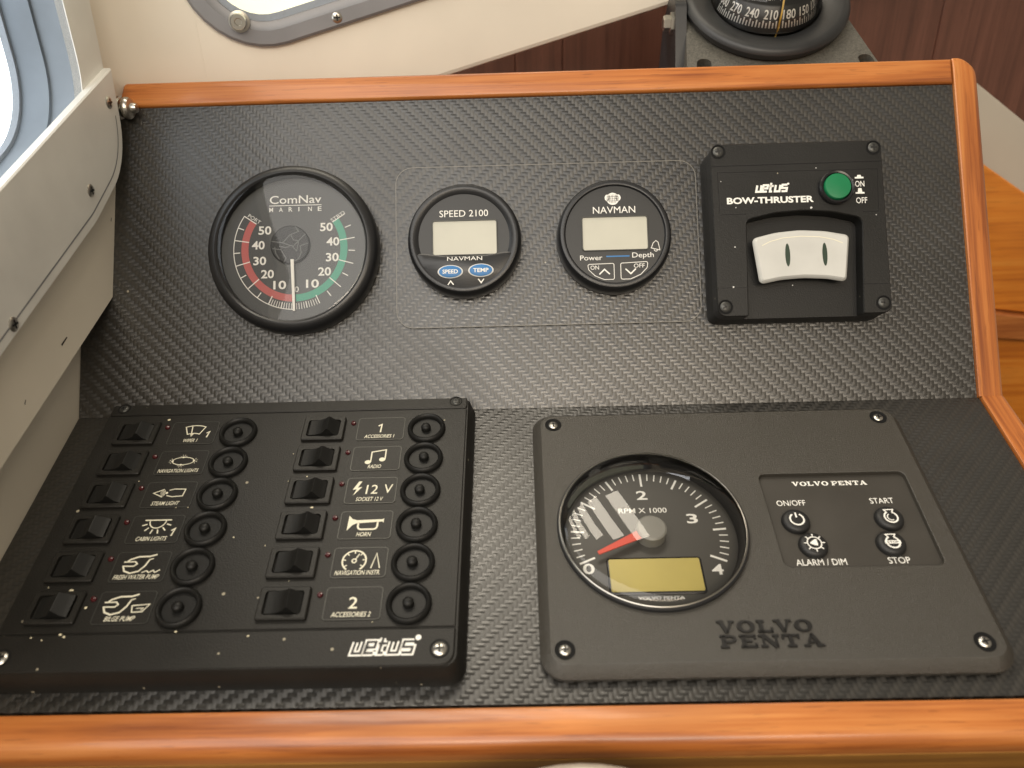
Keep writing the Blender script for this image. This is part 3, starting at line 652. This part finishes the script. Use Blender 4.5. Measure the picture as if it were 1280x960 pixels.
    wd_ = {'RADIO': 6.6, 'HORN': 6.6, 'WIPER 1': 7.4, 'BILGE PUMP': 13, 'STEAM LIGHT': 13.5, 'SOCKET 12 V': 13, 'CABIN LIGHTS': 14.5, 'ACCESSORIES 1': 15.5, 'ACCESSORIES 2': 17}.get(k, 20.5)
    t.text(k, -wd_/2-0.4, -6.5, wd_/2-0.4, 2.4, z, 0.006, 0.18)
L_ = ['WIPER 1', 'NAVIGATION LIGHTS', 'STEAM LIGHT', 'CABIN LIGHTS', 'FRESH WATER PUMP', 'BILGE PUMP']
R_ = ['ACCESSORIES 1', 'RADIO', 'SOCKET 12 V', 'HORN', 'NAVIGATION INSTR.', 'ACCESSORIES 2']
for c_, names in enumerate((L_, R_)):
    for i, nm in enumerate(names):
        v = -25.6-20.62*i; dx = -100.4 if c_ == 0 else 0
        x, y = P(-99.8+dx, v)
        s_ = put(hm, 'switch_frame', g, x, y, Z); rr = put(rm, 'rocker', s_, 0, 0, 0)
        rr.rotation_euler = (R(random.uniform(-1, 1)), R(random.uniform(-3, 2)-(6 if (c_, i) in ((0, 3), (0, 5)) else 0)), R(random.uniform(-.8, .8)))
        x, y = P(-69.5+dx, v)
        l_ = put(lm, 'label_plate', g, x, y, Z); put(lr, 'label_rim', l_, 0, 0, 0)
        t = MB(); icon(t, nm); t.build('lettering', 'cream_print', l_)
        x, y = P(-45.1+dx, v-0.9); b_ = put(br, 'breaker_ring', g, x, y, Z); put(bb, 'breaker_button', b_, random.uniform(-.3, .3), random.uniform(-.3, .3), 0)
        x, y = P(-84.7+dx, v+3.2+1.6); put(ld, 'indicator_light', g, x, y-0.4, Z)
S, T = vetus(*P(-67.0, -151.9), 26.5, 4.9, 0.2)
t = MB()
for k in S: t.stroke(k, 2.5, 13.3)
t.disc(*T(5.25, 1.35), 1.25, 13.31, 16); t.stroke([T(0, -0.02), T(5.1, -0.02)], 1.6, 13.295)
lg = t.build('logo', 'white_print', g)
t = MB()
for k in S: t.stroke(k, 1.05, 13.36)
t.build('logo_inlay', 'black_print', lg)
t = MB()
for x, y, s in ((-186, -15.5, 1.0), (-191, -142, 0.9), (-197, -119.6, 1.1), (-187, -128.5, 0.9), (-97, -76.5, 0.9), (-100.5, -73.7, 1.2), (-131, -93, 0.6), (-112, -143.2, 0.7), (-200, -143.5, 0.5), (-193, -141, 0.8), (-205, -142.3, 0.5), (-103, -57.2, 0.5),
                (-36, -20.5, 0.5), (-208, -118, 0.5), (-199, -40, 0.4), (-150, -120, 0.35), (-112, -60, 0.4), (-113, -42, 0.45), (-115, -98, 0.4), (-188, -58, 0.5), (-158, -75, 0.45), (-164, -75, 0.4), (-100, -117, 0.35), (-60, -137.8, 0.35), (-143.5, -140.6, 0.6)):
    c_ = P(x, y); t.flat([(c_[0]+s*random.uniform(.5, 1.2)*math.cos(k), c_[1]+s*random.uniform(.35, .9)*math.sin(k)) for k in (0, 1, 2.1, 3.2, 4.2, 5.3)], 13.35)
o = t.build('paint_chips', 'chip', g); o['kind'] = 'stuff'

# ------------------------------------------------------------------ engine panel
ex0, ey0 = 110.0, -85.0
g = thing('engine_panel', 'grey engine panel with chamfered edge, tachometer and four round rubber buttons', 'engine panel', on_lower(ex0, ey0, 0), RL)
def P(x, y): return (x-ex0, y-ey0)
out = roundpoly([P(11.2, -160.2), P(208.8, -160.2), P(208.8, -10.2), P(11.2, -10.2)], 11, 10)
rec = roundpoly([P(123, -112.2), P(195.8, -112.2), P(196.4, -57.4), P(123.2, -57.4)], 3.6, 6)
pb = MB(); pb.prism(out, [(1.0, 0), (0.6, 1.4), (0, 1.6), (0, 3.4), (3.9, 7.6), (4.6, 8.0)], cap1=False)
tx, ty = P(66.2, -88.2); well = [(tx+42.9*math.cos(2*math.pi*k/64), ty+42.9*math.sin(2*math.pi*k/64)) for k in range(64)]
pb.ring_fill(offset(out, 4.6), [rec, well], 8.0)
pb.loft([[(x, y, 8.0) for x, y in rec], [(x, y, 7.8) for x, y in offset(rec, 0.25)], [(x, y, 4.8) for x, y in offset(rec, 0.5)]], False, False)
pb.build('face_plate', 'engine_grey', g)
ins = MB().flat(offset(rec, 0.3), 5.6).build('keypad', 'engine_inset', g)
# rubber buttons with white symbols
def key(x, y, kind):
    px, py = P(x, y)
    o = MB().lathe([(6.7, 5.6), (6.7, 6.5), (6.3, 7.7), (5.3, 8.5), (4.2, 8.7), (0.01, 8.65)], n=36, cap1=False).build('button', 'rubber', g)
    o.location = (px*.001, py*.001, 0)
    t = MB(); z = 8.92
    if kind == 'power': t.stroke(arc(0, -0.2, 3.2, 120, 420, 22), 0.75, z); t.stroke([(0, 0.8), (0, 3.6)], 0.8, z)
    elif kind == 'alarm':
        t.stroke(arc(0, 0, 3.2, 0, 360, 24)[:-1], 0.5, z, True)
        for a in range(0, 360, 45): t.stroke([(3.4*math.cos(R(a)), 3.4*math.sin(R(a))), (4.8*math.cos(R(a)), 4.8*math.sin(R(a)))], 0.5, z)
        t.flat([(-1.9, 0.2), (0.4, 1.9), (1.4, 1.9), (1.4, -1.5), (0.4, -1.5), (-1.9, -0.4)], z)
    else:
        t.stroke(arc(0, -0.7, 3.0, 112, 428, 22), 0.75, z); t.stroke([(-1.2, 2.0), (-2.2, 3.6), (2.2, 3.6), (1.2, 2.0)], 0.6, z)
        if kind == 'start': t.stroke(arc(0, -0.7, 1.7, 110, 300, 10), 0.45, z)
        else: t.flat([(-3.6, -1.5), (3.6, -1.5), (3.6, 0.3), (-3.6, 0.3)], z+0.01)
    t.build('symbol', 'white_print', o)
    if kind == 'stop': MB().text('STOP', -2.6, -1.15, 2.6, 1.1, z+0.05, 0.02).build('lettering', 'black_print', o)
for a in ((135.2, -86.0, 'power'), (139.6, -99.6, 'alarm'), (179.6, -85.4, 'start'), (175.5, -99.4, 'stop')): key(*a)
SLAB = {'V': ([(0, 1), (0.5, 0)], [(0.5, 0), (1, 1)]), 'O': None, 'L': 0, 'P': 0, 'E': 0, 'N': 0, 'T': 0, 'A': 0}
def slab(t, word, x0, y0, wd, h, z):
    """wide slab serif capitals"""
    adv = {'V': 1.1, 'O': 1.12, 'L': 1.0, 'P': 1.0, 'E': 1.0, 'N': 1.12, 'T': 1.05, 'A': 1.12, ' ': 0.35}
    tot = sum(adv[c] for c in word); u_ = wd/tot; x = x0; B, S_ = h*0.30, h*0.17
    for c in word:
        a = u_*adv[c]*0.9
        def q(px, py): return (x+px*a, y0+py*h)
        def ln(p, r, wv): t.stroke([q(*p), q(*r)], wv, z)
        def serif(px, py, l=0.17): t.stroke([q(px-l, py), q(px+l, py)], S_, z+0.004)
        e0, e1 = 0.085, 0.915
        if c == 'V': ln((0.2, 1), (0.5, 0.02), B); ln((0.5, 0.02), (0.83, 1), S_); serif(0.18, e1, 0.2); serif(0.84, e1, 0.16)
        elif c == 'A': ln((0.16, 0), (0.5, 1), S_); ln((0.48, 1), (0.82, 0), B); serif(0.16, e0, 0.16); serif(0.82, e0, 0.2); ln((0.3, 0.33), (0.72, 0.33), S_*0.8)
        elif c == 'O':
            o_ = [(x+a*(0.5+0.5*math.cos(2*math.pi*k/28)), y0+h*(0.5+0.5*math.sin(2*math.pi*k/28))) for k in range(28)]
            i_ = [(x+a*(0.5+0.24*math.cos(2*math.pi*k/28)), y0+h*(0.5+0.36*math.sin(2*math.pi*k/28))) for k in range(28)]
            t.add([(p[0], p[1], z) for p in o_+i_], [(k, (k+1) % 28, 28+(k+1) % 28, 28+k) for k in range(28)])
        elif c == 'L': ln((0.26, 0), (0.26, 1), B); serif(0.26, e1, 0.24); ln((0.02, e0), (0.95, e0), S_); ln((0.9, 0), (0.9, 0.36), S_)
        elif c == 'P': ln((0.24, 0), (0.24, 1), B); serif(0.24, e0, 0.24); t.stroke([q(0.02, e1), q(0.66, e1), q(0.88, 0.8), q(0.88, 0.6), q(0.66, 0.46), q(0.24, 0.46)], S_, z)
        elif c == 'E': ln((0.24, 0), (0.24, 1), B); ln((0.02, e1), (0.92, e1), S_); ln((0.02, e0), (0.95, e0), S_); ln((0.24, 0.5), (0.7, 0.5), S_); ln((0.88, 0.66), (0.88, 1), S_); ln((0.9, 0), (0.9, 0.34), S_)
        elif c == 'N': ln((0.2, 0), (0.2, 1), S_); ln((0.2, 1), (0.82, 0), B); ln((0.84, 0), (0.84, 1), S_); serif(0.16, e1, 0.18); serif(0.2, e0, 0.18); serif(0.84, e1, 0.16)
        elif c == 'T': ln((0.5, 0), (0.5, 1), B); ln((0.04, e1), (0.96, e1), S_); serif(0.5, e0, 0.24); ln((0.09, 0.64), (0.09, 1), S_); ln((0.91, 0.64), (0.91, 1), S_)
        x += u_*adv[c]
t = MB(); z = 5.66
slab(t, 'VOLVO PENTA', *P(139.9, -64.0), 37.2, 2.7, z)
t.text('ON/OFF', *P(129.2, -75.9), P(143.2, 0)[0], 3.4, z); t.text('START', *P(174.6, -75.6), P(186, 0)[0], 3.4, z)
t.text('ALARM / DIM', *P(129.6, -109.6), P(152.6, 0)[0], 3.5, z); t.text('STOP', *P(171.6, -109.4), P(181.6, 0)[0], 3.5, z)
t.build('lettering', 'white_print', ins)
def raised(word, x0, y0, wd, h):
    t = MB(); slab(t, word, *P(x0, y0), wd, h, 8.7); n0 = len(t.v)
    fs = list(t.f)
    t.v += [(x, y, 7.9) for x, y, _ in t.v[:n0]]
    ec = {}
    for f in fs:
        for k in range(len(f)):
            e = (f[k], f[(k+1) % len(f)])
            if (e[1], e[0]) in ec: ec.pop((e[1], e[0]))
            else: ec[e] = 1
    for a, b in ec: t.f.append((a, a+n0, b+n0, b))
    return t.build('raised_lettering', 'letter_dark', g)
raised('VOLVO', 86.8, -143.3, 41, 5.6); raised('PENTA', 86.6, -150.0, 44, 5.6)
for x, y in ((22.3, -20.9), (196.4, -20.6), (21.6, -149.4), (196.0, -149.2)):
    screw_well(g, *P(x, y), 8.0, 3.9); screw(g, *P(x, y), 8.0, 2.5, 'steel')
# tachometer, a part of the panel: the dial lies deep below a domed lens
tb = MB().lathe([(45.0, 7.9), (45.1, 8.6), (44.9, 9.8), (44.4, 10.3), (43.7, 10.3), (43.2, 9.8), (42.6, 8.0), (41.4, 1.0)], c=(tx, ty), n=96, cap1=False).build('tachometer', 'bezel_black', g)
MB().lathe([(41.2, 1.0), (0.01, 1.0)], c=(tx, ty), n=72, cap1=False).build('dial', 'tach_dial', tb)
t = MB(); z = 1.08
def tp(r, a): return (tx-0.6+r*math.sin(R(a)), ty+r*math.cos(R(a)))     # angle clockwise from the top
for k in range(41):
    a = -114+5.7*k; big = k % 5 == 0
    t.stroke([tp(37.6, a), tp(29.6 if k % 10 == 0 else 31.2 if big else 33.4, a)], 1.05 if big else 0.6, z)
for k, px, py in ((0, -31, -17.8), (2, -1.2, 24.2), (3, 21.6, 9.4), (4, 28.4, -19.4)):
    t.text(str(k), tx+px-2.7, ty+py-2.8, tx+px+2.7, 5.6, z, 0.018)
t.text('RPM X 1000', tx-13.8, ty+13.2, tx+10.0, 3.1, z, 0.008)
t.build('scale_lettering', 'white_print', tb)
ly = rrect(tx-21.6, ty-31.0, tx+20.6, ty-13.8, 0.8)
MB().prism(offset(ly, -1.0), [(0, 1.0), (0, 1.6), (0.6, 2.0)]).build('display_frame', 'gloss_black', tb)
MB().flat(ly, 2.1).build('display', 'lcd_yellow', tb)
t = MB(); t.text('VOLVO PENTA', tx-10, ty-34.4, tx+11, 1.5, 1.1, 0.02); t.build('lettering', 'silver_print', tb)
a = 245; ux, uy = math.sin(R(a)), math.cos(R(a)); nx, ny = -uy, ux
def bar(r0, w0, h0, r1, w1, h1):
    return MB().loft([[(tx+ux*r+s1*nx*w_, ty+uy*r+s1*ny*w_, hh+d) for s1, d in ((-1, 0), (1, 0), (1, .6), (-1, .6))] for r, w_, hh in ((r0, w0, h0), (r1, w1, h1))])
MB().lathe([(44.1, 10.25), (44.0, 10.75), (43.7, 10.9), (43.4, 10.7), (43.4, 10.2)], c=(tx, ty), n=128, cap1=False).build('rim', 'steel', tb)
bar(5, 2.4, 5.6, 29, 0.9, 5.0).build('needle', 'needle_red', tb)
MB().lathe([(7.2, 1.2), (7.2, 7.2), (6.4, 7.8), (0.01, 7.9)], c=(tx, ty), n=36, cap1=False).build('needle_cap', 'hub_grey', tb)
MB().lathe([(43.5, 10.0), (43.4, 11.0)]+[(max(0.01, 43.2*math.sin(R(a_))), 11.0+7.2*math.cos(R(a_))) for a_ in (88, 84, 80, 75, 70, 64, 58, 52, 46, 40, 34, 28, 22, 16, 10, 5, 0)], c=(tx, ty), n=128, cap1=False).build('lens', 'lens_cover', tb, 70)

# ------------------------------------------------------------------ compass on its bracket behind the console
g = thing('compass', 'black bracket mounted boat compass behind the console top rail', 'compass', (0.1675, 0.17, 0.1285))
e_ = R(90-54.5)
CR = Matrix.Translation((0, 0, 73)) @ Matrix.Rotation(e_, 4, 'X')    # ring frame: local z is the ring normal
MB().lathe([(50.6, -8), (52.2, -5.5), (52.6, -3), (51.6, -1.0), (49.6, 0.2), (46.5, 0.2), (40.0, -1.2), (35.2, -3.2), (34.0, -6)], n=72, cap1=False).xform(CR).build('bezel', 'compass_black', g)
MB().lathe([(34.2, -5), (34.2, -14), (28, -26), (14, -34), (0.01, -36)], n=48, cap1=False).xform(CR).build('bowl_lining', 'black_print', g)
MB().lathe([(45, -10), (43, -26), (34, -42), (18, -50), (0.01, -52)], n=48, cap1=False).xform(CR).build('bowl', 'compass_black', g)
MB().lathe([(34.4, -3.6), (33.6, 3), (30, 11), (24, 17.5), (15, 22), (6, 24), (0.01, 24.3)], n=48, cap1=False).xform(CR).build('dome', 'clear_cover', g)
CC = Matrix.Translation((0, 2, 65.5)) @ Matrix.Rotation(R(22), 4, 'X')
cd = MB().lathe([(32.0, -2), (31.6, 0), (27.6, 12), (26, 13.2), (0.01, 14.5)], n=64, cap1=False).xform(CC).build('compass_card', 'dial_black', g)
t = MB()
sl = math.atan2(12, 4.0)
def skirt(th, p):     # p: (across, up the skirt) -> point on the sloping skirt at bearing th
    r_ = 31.75-p[1]*math.cos(sl); a = R(th)+p[0]/30.0
    return (r_*math.sin(a), -r_*math.cos(a), p[1]*math.sin(sl))
for k, st_ in enumerate(('270', '240', '210', '180', '150', '120', '90', '300')):
    th = (-53.5, -31, -8.5, 14, 36.5, 59, 81.5, -76)[k]
    vs_, fs_ = glyphs(st_, 0.015); ax = min(v[0] for v in vs_); bx = max(v[0] for v in vs_)
    t.add([skirt(th, ((v[0]-(ax+bx)/2)/(bx-ax)*8.6, 6.0+v[1]/0.73*5.4)) for v in vs_], fs_)
for k in range(-26, 27):
    th = 14+k*3.75; l_ = 4.2 if k % 2 == 0 else 3.0
    t.add([skirt(th, (-0.42, 1.0)), skirt(th, (0.42, 1.0)), skirt(th, (0.42, 1.0+l_)), skirt(th, (-0.42, 1.0+l_))], [(0, 1, 2, 3)])
t.xform(CC @ Matrix.Identity(4)); t.build('card_lettering', 'white_print', cd)
t = MB()
lw = [(0.5, -34.4, -4.6), (0.8, -33.6, 2.6), (1.2, -30.4, 10.0), (2.0, -24.4, 16.6), (2.4, -15, 21.2)]
for k in range(len(lw)-1):
    a, b_ = lw[k], lw[k+1]
    t.loft([[(a[0]-.5, a[1], a[2]), (a[0]+.5, a[1], a[2]), (a[0]+.5, a[1]+.7, a[2]+.4), (a[0]-.5, a[1]+.7, a[2]+.4)], [(b_[0]-.5, b_[1], b_[2]), (b_[0]+.5, b_[1], b_[2]), (b_[0]+.5, b_[1]+.7, b_[2]+.4), (b_[0]-.5, b_[1]+.7, b_[2]+.4)]])
t.xform(CR).build('lubber_line', 'lubber_yellow', g)
# bracket: sloping front plate with two slots, side cheeks, foot
bp_ = roundpoly([(-57, -72), (67, -72), (51, -10), (44, 30), (-47, 30), (-51, -10)], [3, 3, 8, 8, 8, 8])
hole = [(-1+46*math.cos(2*math.pi*k/40), 46*math.sin(2*math.pi*k/40)) for k in range(40)]
slots = [roundpoly([(x-4.5, -62), (x+4.5, -62), (x+4.5-sk, -46), (x-4.5-sk, -46)], 3.8, 5) for x, sk in ((-46, -2), (57.5, 4))]
bk = MB(); outp = bp_; bk.prism(outp, [(0, -24), (0, -9.6), (0.6, -9)], cap1=False)
bk.ring_fill(offset(outp, 0.6), slots, -9.0)
for s_ in slots: bk.loft([[(x, y, -9.0) for x, y in s_], [(x, y, -20.0) for x, y in s_]], False, False)
bk.xform(CR).build('bracket', 'compass_grey', g)
for s_ in slots: MB().flat(offset(s_, -0.3), -19.5).xform(CR).build('slot', 'black_print', g)
MB().prism(rrect(-62, -30, 70, 62, 6), [(0, 0), (0, 14), (1, 15)]).build('foot', 'compass_black', g)
for s_, xx in ((-1, -55.5),):
    ch = MB().prism(roundpoly([(-28, 10), (46, 10), (34, 56), (14, 76), (-6, 70)], 6), [(0, -3.5), (0, 3.5)])
    ch.xform(Matrix.Translation((xx, 0, 0)) @ Matrix(((0, 0, 1, 0), (1, 0, 0, 0), (0, 1, 0, 0), (0, 0, 0, 1)))); ch.build('cheek', 'compass_black', g)
    kb = MB().lathe([(6.5, 0), (6.5, 2.2), (4.8, 2.4), (4.8, 6.0), (4.0, 6.6), (0.01, 6.6)], n=6 if s_ < 0 else 20, cap1=False)
    kb.xform(Matrix.Translation((xx+s_*3.4, -2, 58)) @ Matrix.Rotation(s_*math.pi/2, 4, 'Y')); kb.build('bolt', 'steel', g)

# ------------------------------------------------------------------ side wall, lower wall, front wall (cabin mouldings)
def yz(poly, xa, xb, name, mt, parent=None, bev=1.0):
    """slab standing in a plane of constant x, outline given as (y, z); xa is the inner face"""
    b = MB(); ccw = sum(poly[i-1][0]*poly[i][1]-poly[i][0]*poly[i-1][1] for i in range(len(poly))) > 0
    if not ccw: poly = poly[::-1]
    b.prism(poly, [(0, xb), (0, xa-bev), (bev, xa)]); b.v = [(q3, p1, p2) for p1, p2, q3 in b.v]
    return b.build(name, mt, parent)
wall = roundpoly([(42.0, 58.5), (113, 170), (113, 330), (-160, 330), (-160, 8)], [6, 0, 0, 0, 0])
flange = roundpoly([(-210, 34), (30, 101.5), (84, 124), (95, 230), (95, 320), (-210, 320)], [0, 60, 52, 60, 0, 0], 10)
hole = offset(flange if sum(flange[i-1][0]*flange[i][1]-flange[i][0]*flange[i-1][1] for i in range(len(flange))) > 0 else flange[::-1], 28)
hole = roundpoly([(-170, 82), (8, 132), (62, 152), (65, 225), (60, 296), (-170, 296)], [0, 50, 50, 50, 20, 0], 10)
def slab_hole(poly, hl, xa, xb, name, mt, parent=None, tunnel=None):
    b = MB(); b.prism(poly, [(0, xb), (0, xa-0.8), (0.8, xa)], cap0=False, cap1=False); b.ring_fill(offset(poly, 0.8), [hl], xa)
    d = tunnel if tunnel is not None else xb
    b.loft([[(x, y, xa) for x, y in hl], [(x, y, d) for x, y in hl]], False, False)
    b.v = [(q3, p1, p2) for p1, p2, q3 in b.v]; return b.build(name, mt, parent)
ws = slab_hole(wall, offset(hole, -2), -230, -247, 'wall_side', 'gelcoat'); struct(ws)
sm = MB()
for y, zz, l_, h_ in ((-17, 56, 3.2, 0.7), (60, 98, 0.8, 0.6), (-60, 44, 0.9, 0.5)):
    sm.add([(-229.9, y-l_, zz-h_-0.6), (-229.9, y+l_, zz+0.6), (-229.9, y+l_*0.9, zz+h_+0.6), (-229.9, y-l_*1.1, zz-0.2)], [(0, 1, 2, 3)])
o = sm.build('scuff_marks', 'dark_void', ws); o['kind'] = 'stuff'
struct(yz([(-330, -110), (150, -70), (150, 120), (-330, 60)], -248, -262, 'wall_lower', 'gelcoat'))
g = thing('cabin_window', 'side cabin window with grey alloy frame and cover plate, left of console', 'window', (-0.2265, 0.0, 0.0))
def loc(b): b.v = [(x+226.5, y, z_) for x, y, z_ in b.v]; return b
def slab_hole2(poly, hl, xa, xb, name, mt):
    b = MB(); b.prism(poly, [(0, xb), (0, xa-0.9), (0.9, xa)], cap0=False, cap1=False); b.ring_fill(offset(poly, 0.9), [hl], xa)
    b.loft([[(x, y, xa) for x, y in hl], [(x, y, xb) for x, y in hl]], False, False)
    b.v = [(q3, p1, p2) for p1, p2, q3 in b.v]; return loc(b).build(name, mt, g)
slab_hole2(flange, hole, -226, -230.5, 'frame', 'alloy')
b = MB()      # reveal behind the frame with a step half way, then the seal and the pane
for (o0, xa_), (o1, xb_) in (((0, -226.4), (0, -243)), ((0, -243), (1.8, -243.2)), ((1.8, -243.2), (2.5, -258))):
    b.loft([[(x, y, xa_) for x, y in offset(hole, o0)], [(x, y, xb_) for x, y in offset(hole, o1)]], False, False)
b.v = [(q3, p1, p2) for p1, p2, q3 in b.v]; loc(b).build('reveal', 'tunnel', g)
b = MB(); b.ring_fill(offset(hole, 2.4), [offset(hole, 4.4)], -257.6); b.loft([[(x, y, -257.6) for x, y in offset(hole, 4.4)], [(x, y, -262) for x, y in offset(hole, 5)]], False, False)
b.v = [(q3, p1, p2) for p1, p2, q3 in b.v]; loc(b).build('seal', 'seal', g)
b = MB().flat(offset(hole, 4), -261); b.v = [(q3, p1, p2) for p1, p2, q3 in b.v]; loc(b).build('pane', 'daylight_pane', g)
pl = [(-205, 38), (30, 104.5), (81, 126), (89, 177.6), (-205, 92)]
pl = roundpoly(pl, [0, 60, 46, 0, 0], 10)
b = MB().prism(offset(pl, 0.6), [(0, -226.2), (0, -222.2), (0.7, -221.5)]); b.v = [(q3, p1, p2) for p1, p2, q3 in b.v]; loc(b).build('cover_plate', 'alloy', g)
b = MB(); b.stroke(offset(pl, 6)[:-2], 0.9, -221.42); b.v = [(q3, p1, p2) for p1, p2, q3 in b.v]; loc(b).build('plate_groove', 'alloy_dark', g)
for y, zz in ((75.5, 160), (32, 121.5), (-61, 84.5)):
    o = screw(g, 0, 0, 0, 3.4, 'steel'); o.location = (0.0051, y*.001, zz*.001); o.rotation_euler = (R(40), R(90), 0)
    o.rotation_euler = (0, R(90), 0)
# thumb screw standing off the window frame
th = thing('thumb_screw', 'small steel thumb screw with washers beside the cabin window frame', 'screw', (-0.2262, 0.0925, 0.1545), (0, R(90), 0))
MB().lathe([(2.2, -3), (2.2, 9), (0.01, 9)], n=20, cap1=False).build('shank', 'steel', th)
MB().lathe([(5.4, 0), (6.0, 0.8), (6.0, 2.2), (5.2, 3.0), (2.2, 3.0)], n=28, cap1=False).build('washer', 'steel', th)
MB().lathe([(2.4, 4.4), (5.6, 4.6), (6.2, 5.6), (6.2, 7.0), (5.4, 8.2), (3.0, 9.0), (2.8, 11.0), (2.4, 11.8), (0.01, 12)], n=24, cap1=False).build('knob', 'steel', th)

# front wall: runs from the side wall corner to the right, cut by a slanting edge
a12 = R(12)
FW = Matrix(((math.cos(a12), 0, math.sin(a12), -232), (math.sin(a12), 0, -math.cos(a12), 125), (0, 1, 0, 0), (0, 0, 0, 1)))   # local x along wall, y up, z toward viewer
def fwx(x): return (x+232)/math.cos(a12)
fwp = roundpoly([(-20, 100), (fwx(-260), 100), (fwx(-110), 141), (fwx(-38), 159), (fwx(124), 199), (fwx(330), 250), (fwx(330), 345), (-20, 345)][0:1]+[(fwx(-110), 141), (fwx(124), 199), (fwx(330), 250), (fwx(330), 345), (-20, 345)], [0, 0, 0, 0, 0, 0])
ph = roundpoly([(fwx(-193), 168), (fwx(140), 254), (fwx(140), 330), (fwx(-193), 330)], [48, 20, 20, 20], 10)
phi = offset(ph, 15)
b = MB(); b.prism(fwp, [(0, -14), (0, -3), (0.9, -0.9), (3, 0)], cap0=False, cap1=False); b.ring_fill(offset(fwp, 3), [phi], 0.0); b.loft([[(x, y, 0) for x, y in phi], [(x, y, -14) for x, y in phi]], False, False)
b.xform(FW); struct(b.build('wall_front', 'gelcoat'))
# rounded inner corner between side and front wall
b = MB(); cs = [((1-q_)**2*-230+2*q_*(1-q_)*-230+q_*q_*-186, (1-q_)**2*95+2*q_*(1-q_)*125+q_*q_*134.6) for q_ in [k/10 for k in range(11)]]
loop0 = [(x, y, 160) for x, y in cs]+[(-186, 146, 160), (-236, 146, 160), (-236, 95, 160)]
b.loft([loop0[::-1], [(x, y, 340) for x, y, _ in loop0[::-1]]]); struct(b.build('wall_corner', 'gelcoat'))
g = thing('porthole', 'forward cabin window with grey frame and studs above the console top', 'window', tuple(FW @ Vector((fwx(-120)*.001*0, 0, 0))*0))
b = MB(); b.prism(ph, [(0, -0.2), (0, 3.0), (1.5, 4.4)], cap0=False, cap1=False); b.ring_fill(offset(ph, 1.5), [offset(ph, 9)], 4.4)
b.loft([[(x, y, 4.4) for x, y in offset(ph, 9)], [(x, y, 3.2) for x, y in offset(ph, 10.5)], [(x, y, 2.6) for x, y in offset(ph, 14)], [(x, y, -8) for x, y in offset(ph, 15.2)]], False, False)
b.xform(FW).build('frame', 'alloy_dark', g)
MB().flat(offset(ph, 14.8), -6).xform(FW).build('pane', 'deck_pane', g)
b = MB(); b.ring_fill(offset(ph, 13.6), [offset(ph, 18)], 0.6); b.xform(FW).build('seal', 'seal', g)
fr3 = FW.to_3x3().to_euler()
for x, zz, r_ in ((-161, 196.5, 5.4), (-104, 196.5, 3.2)):
    if r_ > 4:
        o = MB().lathe([(6.2, 0), (6.2, 1.2), (4.8, 1.4), (4.8, 6.5), (4.2, 7.4), (2.2, 7.4), (1.8, 6.8), (0.01, 6.8)], n=28, cap1=False).build('stud', 'steel', g)
        o.location = (FW @ Vector((fwx(x), zz, 3.6)))*.001; o.rotation_euler = fr3
    else:
        o = screw(g, 0, 0, 0, r_, 'steel'); o.location = (FW @ Vector((fwx(x), zz, 4.4)))*.001; o.rotation_euler = fr3

# ------------------------------------------------------------------ panelling behind, right-hand joinery
pw = MB().prism([(-120, 0), (640, 0), (640, 330), (-120, 330)], [(0, -14), (0, 0)])
pw.v = [(x, 364-zz, y) for x, y, zz in pw.v]; wl = struct(pw.build('panelled_wall', 'dark_void'))
xx = -118
for wd_ in (124, 42, 150, 176, 164, 104):
    b = MB().prism(rrect(xx+0.2, 112 if xx < 200 else 10, xx+wd_-0.2, 328, 1, 2), [(0, 0), (0, 7.4), (0.6, 8)])
    b.v = [(x, 364-zz, y) for x, y, zz in b.v]; b.build('plank', 'mahogany', wl); xx += wd_
cb = MB().prism(roundpoly([(395, 20), (620, -190), (620, -20), (395, 131)], 2), [(0, 0), (0, 7), (1, 8)])
cb.v = [(x, 345-zz, y) for x, y, zz in cb.v]; o = struct(cb.build('wall_right', 'cream_panel'))
g = thing('locker', 'orange varnished wooden locker front beyond the right rail', 'cabinet', (0.46, 0.30, -0.70))
def LK(poly, za, zb, name, mt, bev=1.5):
    b = MB().prism(poly, [(0, za), (0, zb-bev), (bev, zb)]); b.v = [(x-460, -zz, y+700) for x, y, zz in b.v]; return b.build(name, mt, g)
LK(roundpoly([(380, -66), (600, -96), (600, -56), (380, 79)], 3), -20, 0, 'panel', 'board')
LK(roundpoly([(380, -96), (600, -118), (600, -97.5), (380, -67.5)], 2), -20, 6, 'rail', 'teak_x')
LK(roundpoly([(380, -700), (600, -700), (600, -120), (380, -97.5)], 2), -22, -6, 'lower_panel', 'board')
fl = MB().prism([(-1800, -2200), (1800, -2200), (1800, 370), (-1800, 370)], [(0, -720), (0, -700)]); struct(fl.build('floor', 'dark_void'))
# ------------------------------------------------------------------ pale cap under the front rail
pc = MB().lathe([(75, -12), (78, -4), (76, 2), (66, 5), (0.01, 7)], n=64, cap1=False).build('round_cap', 'cream_panel')
pc.location = (0.024, -0.268, -0.068); pc.rotation_euler = (R(28), 0, 0)
pc['label'] = 'pale round cap just showing below the front wooden rail'; pc['category'] = 'cap'
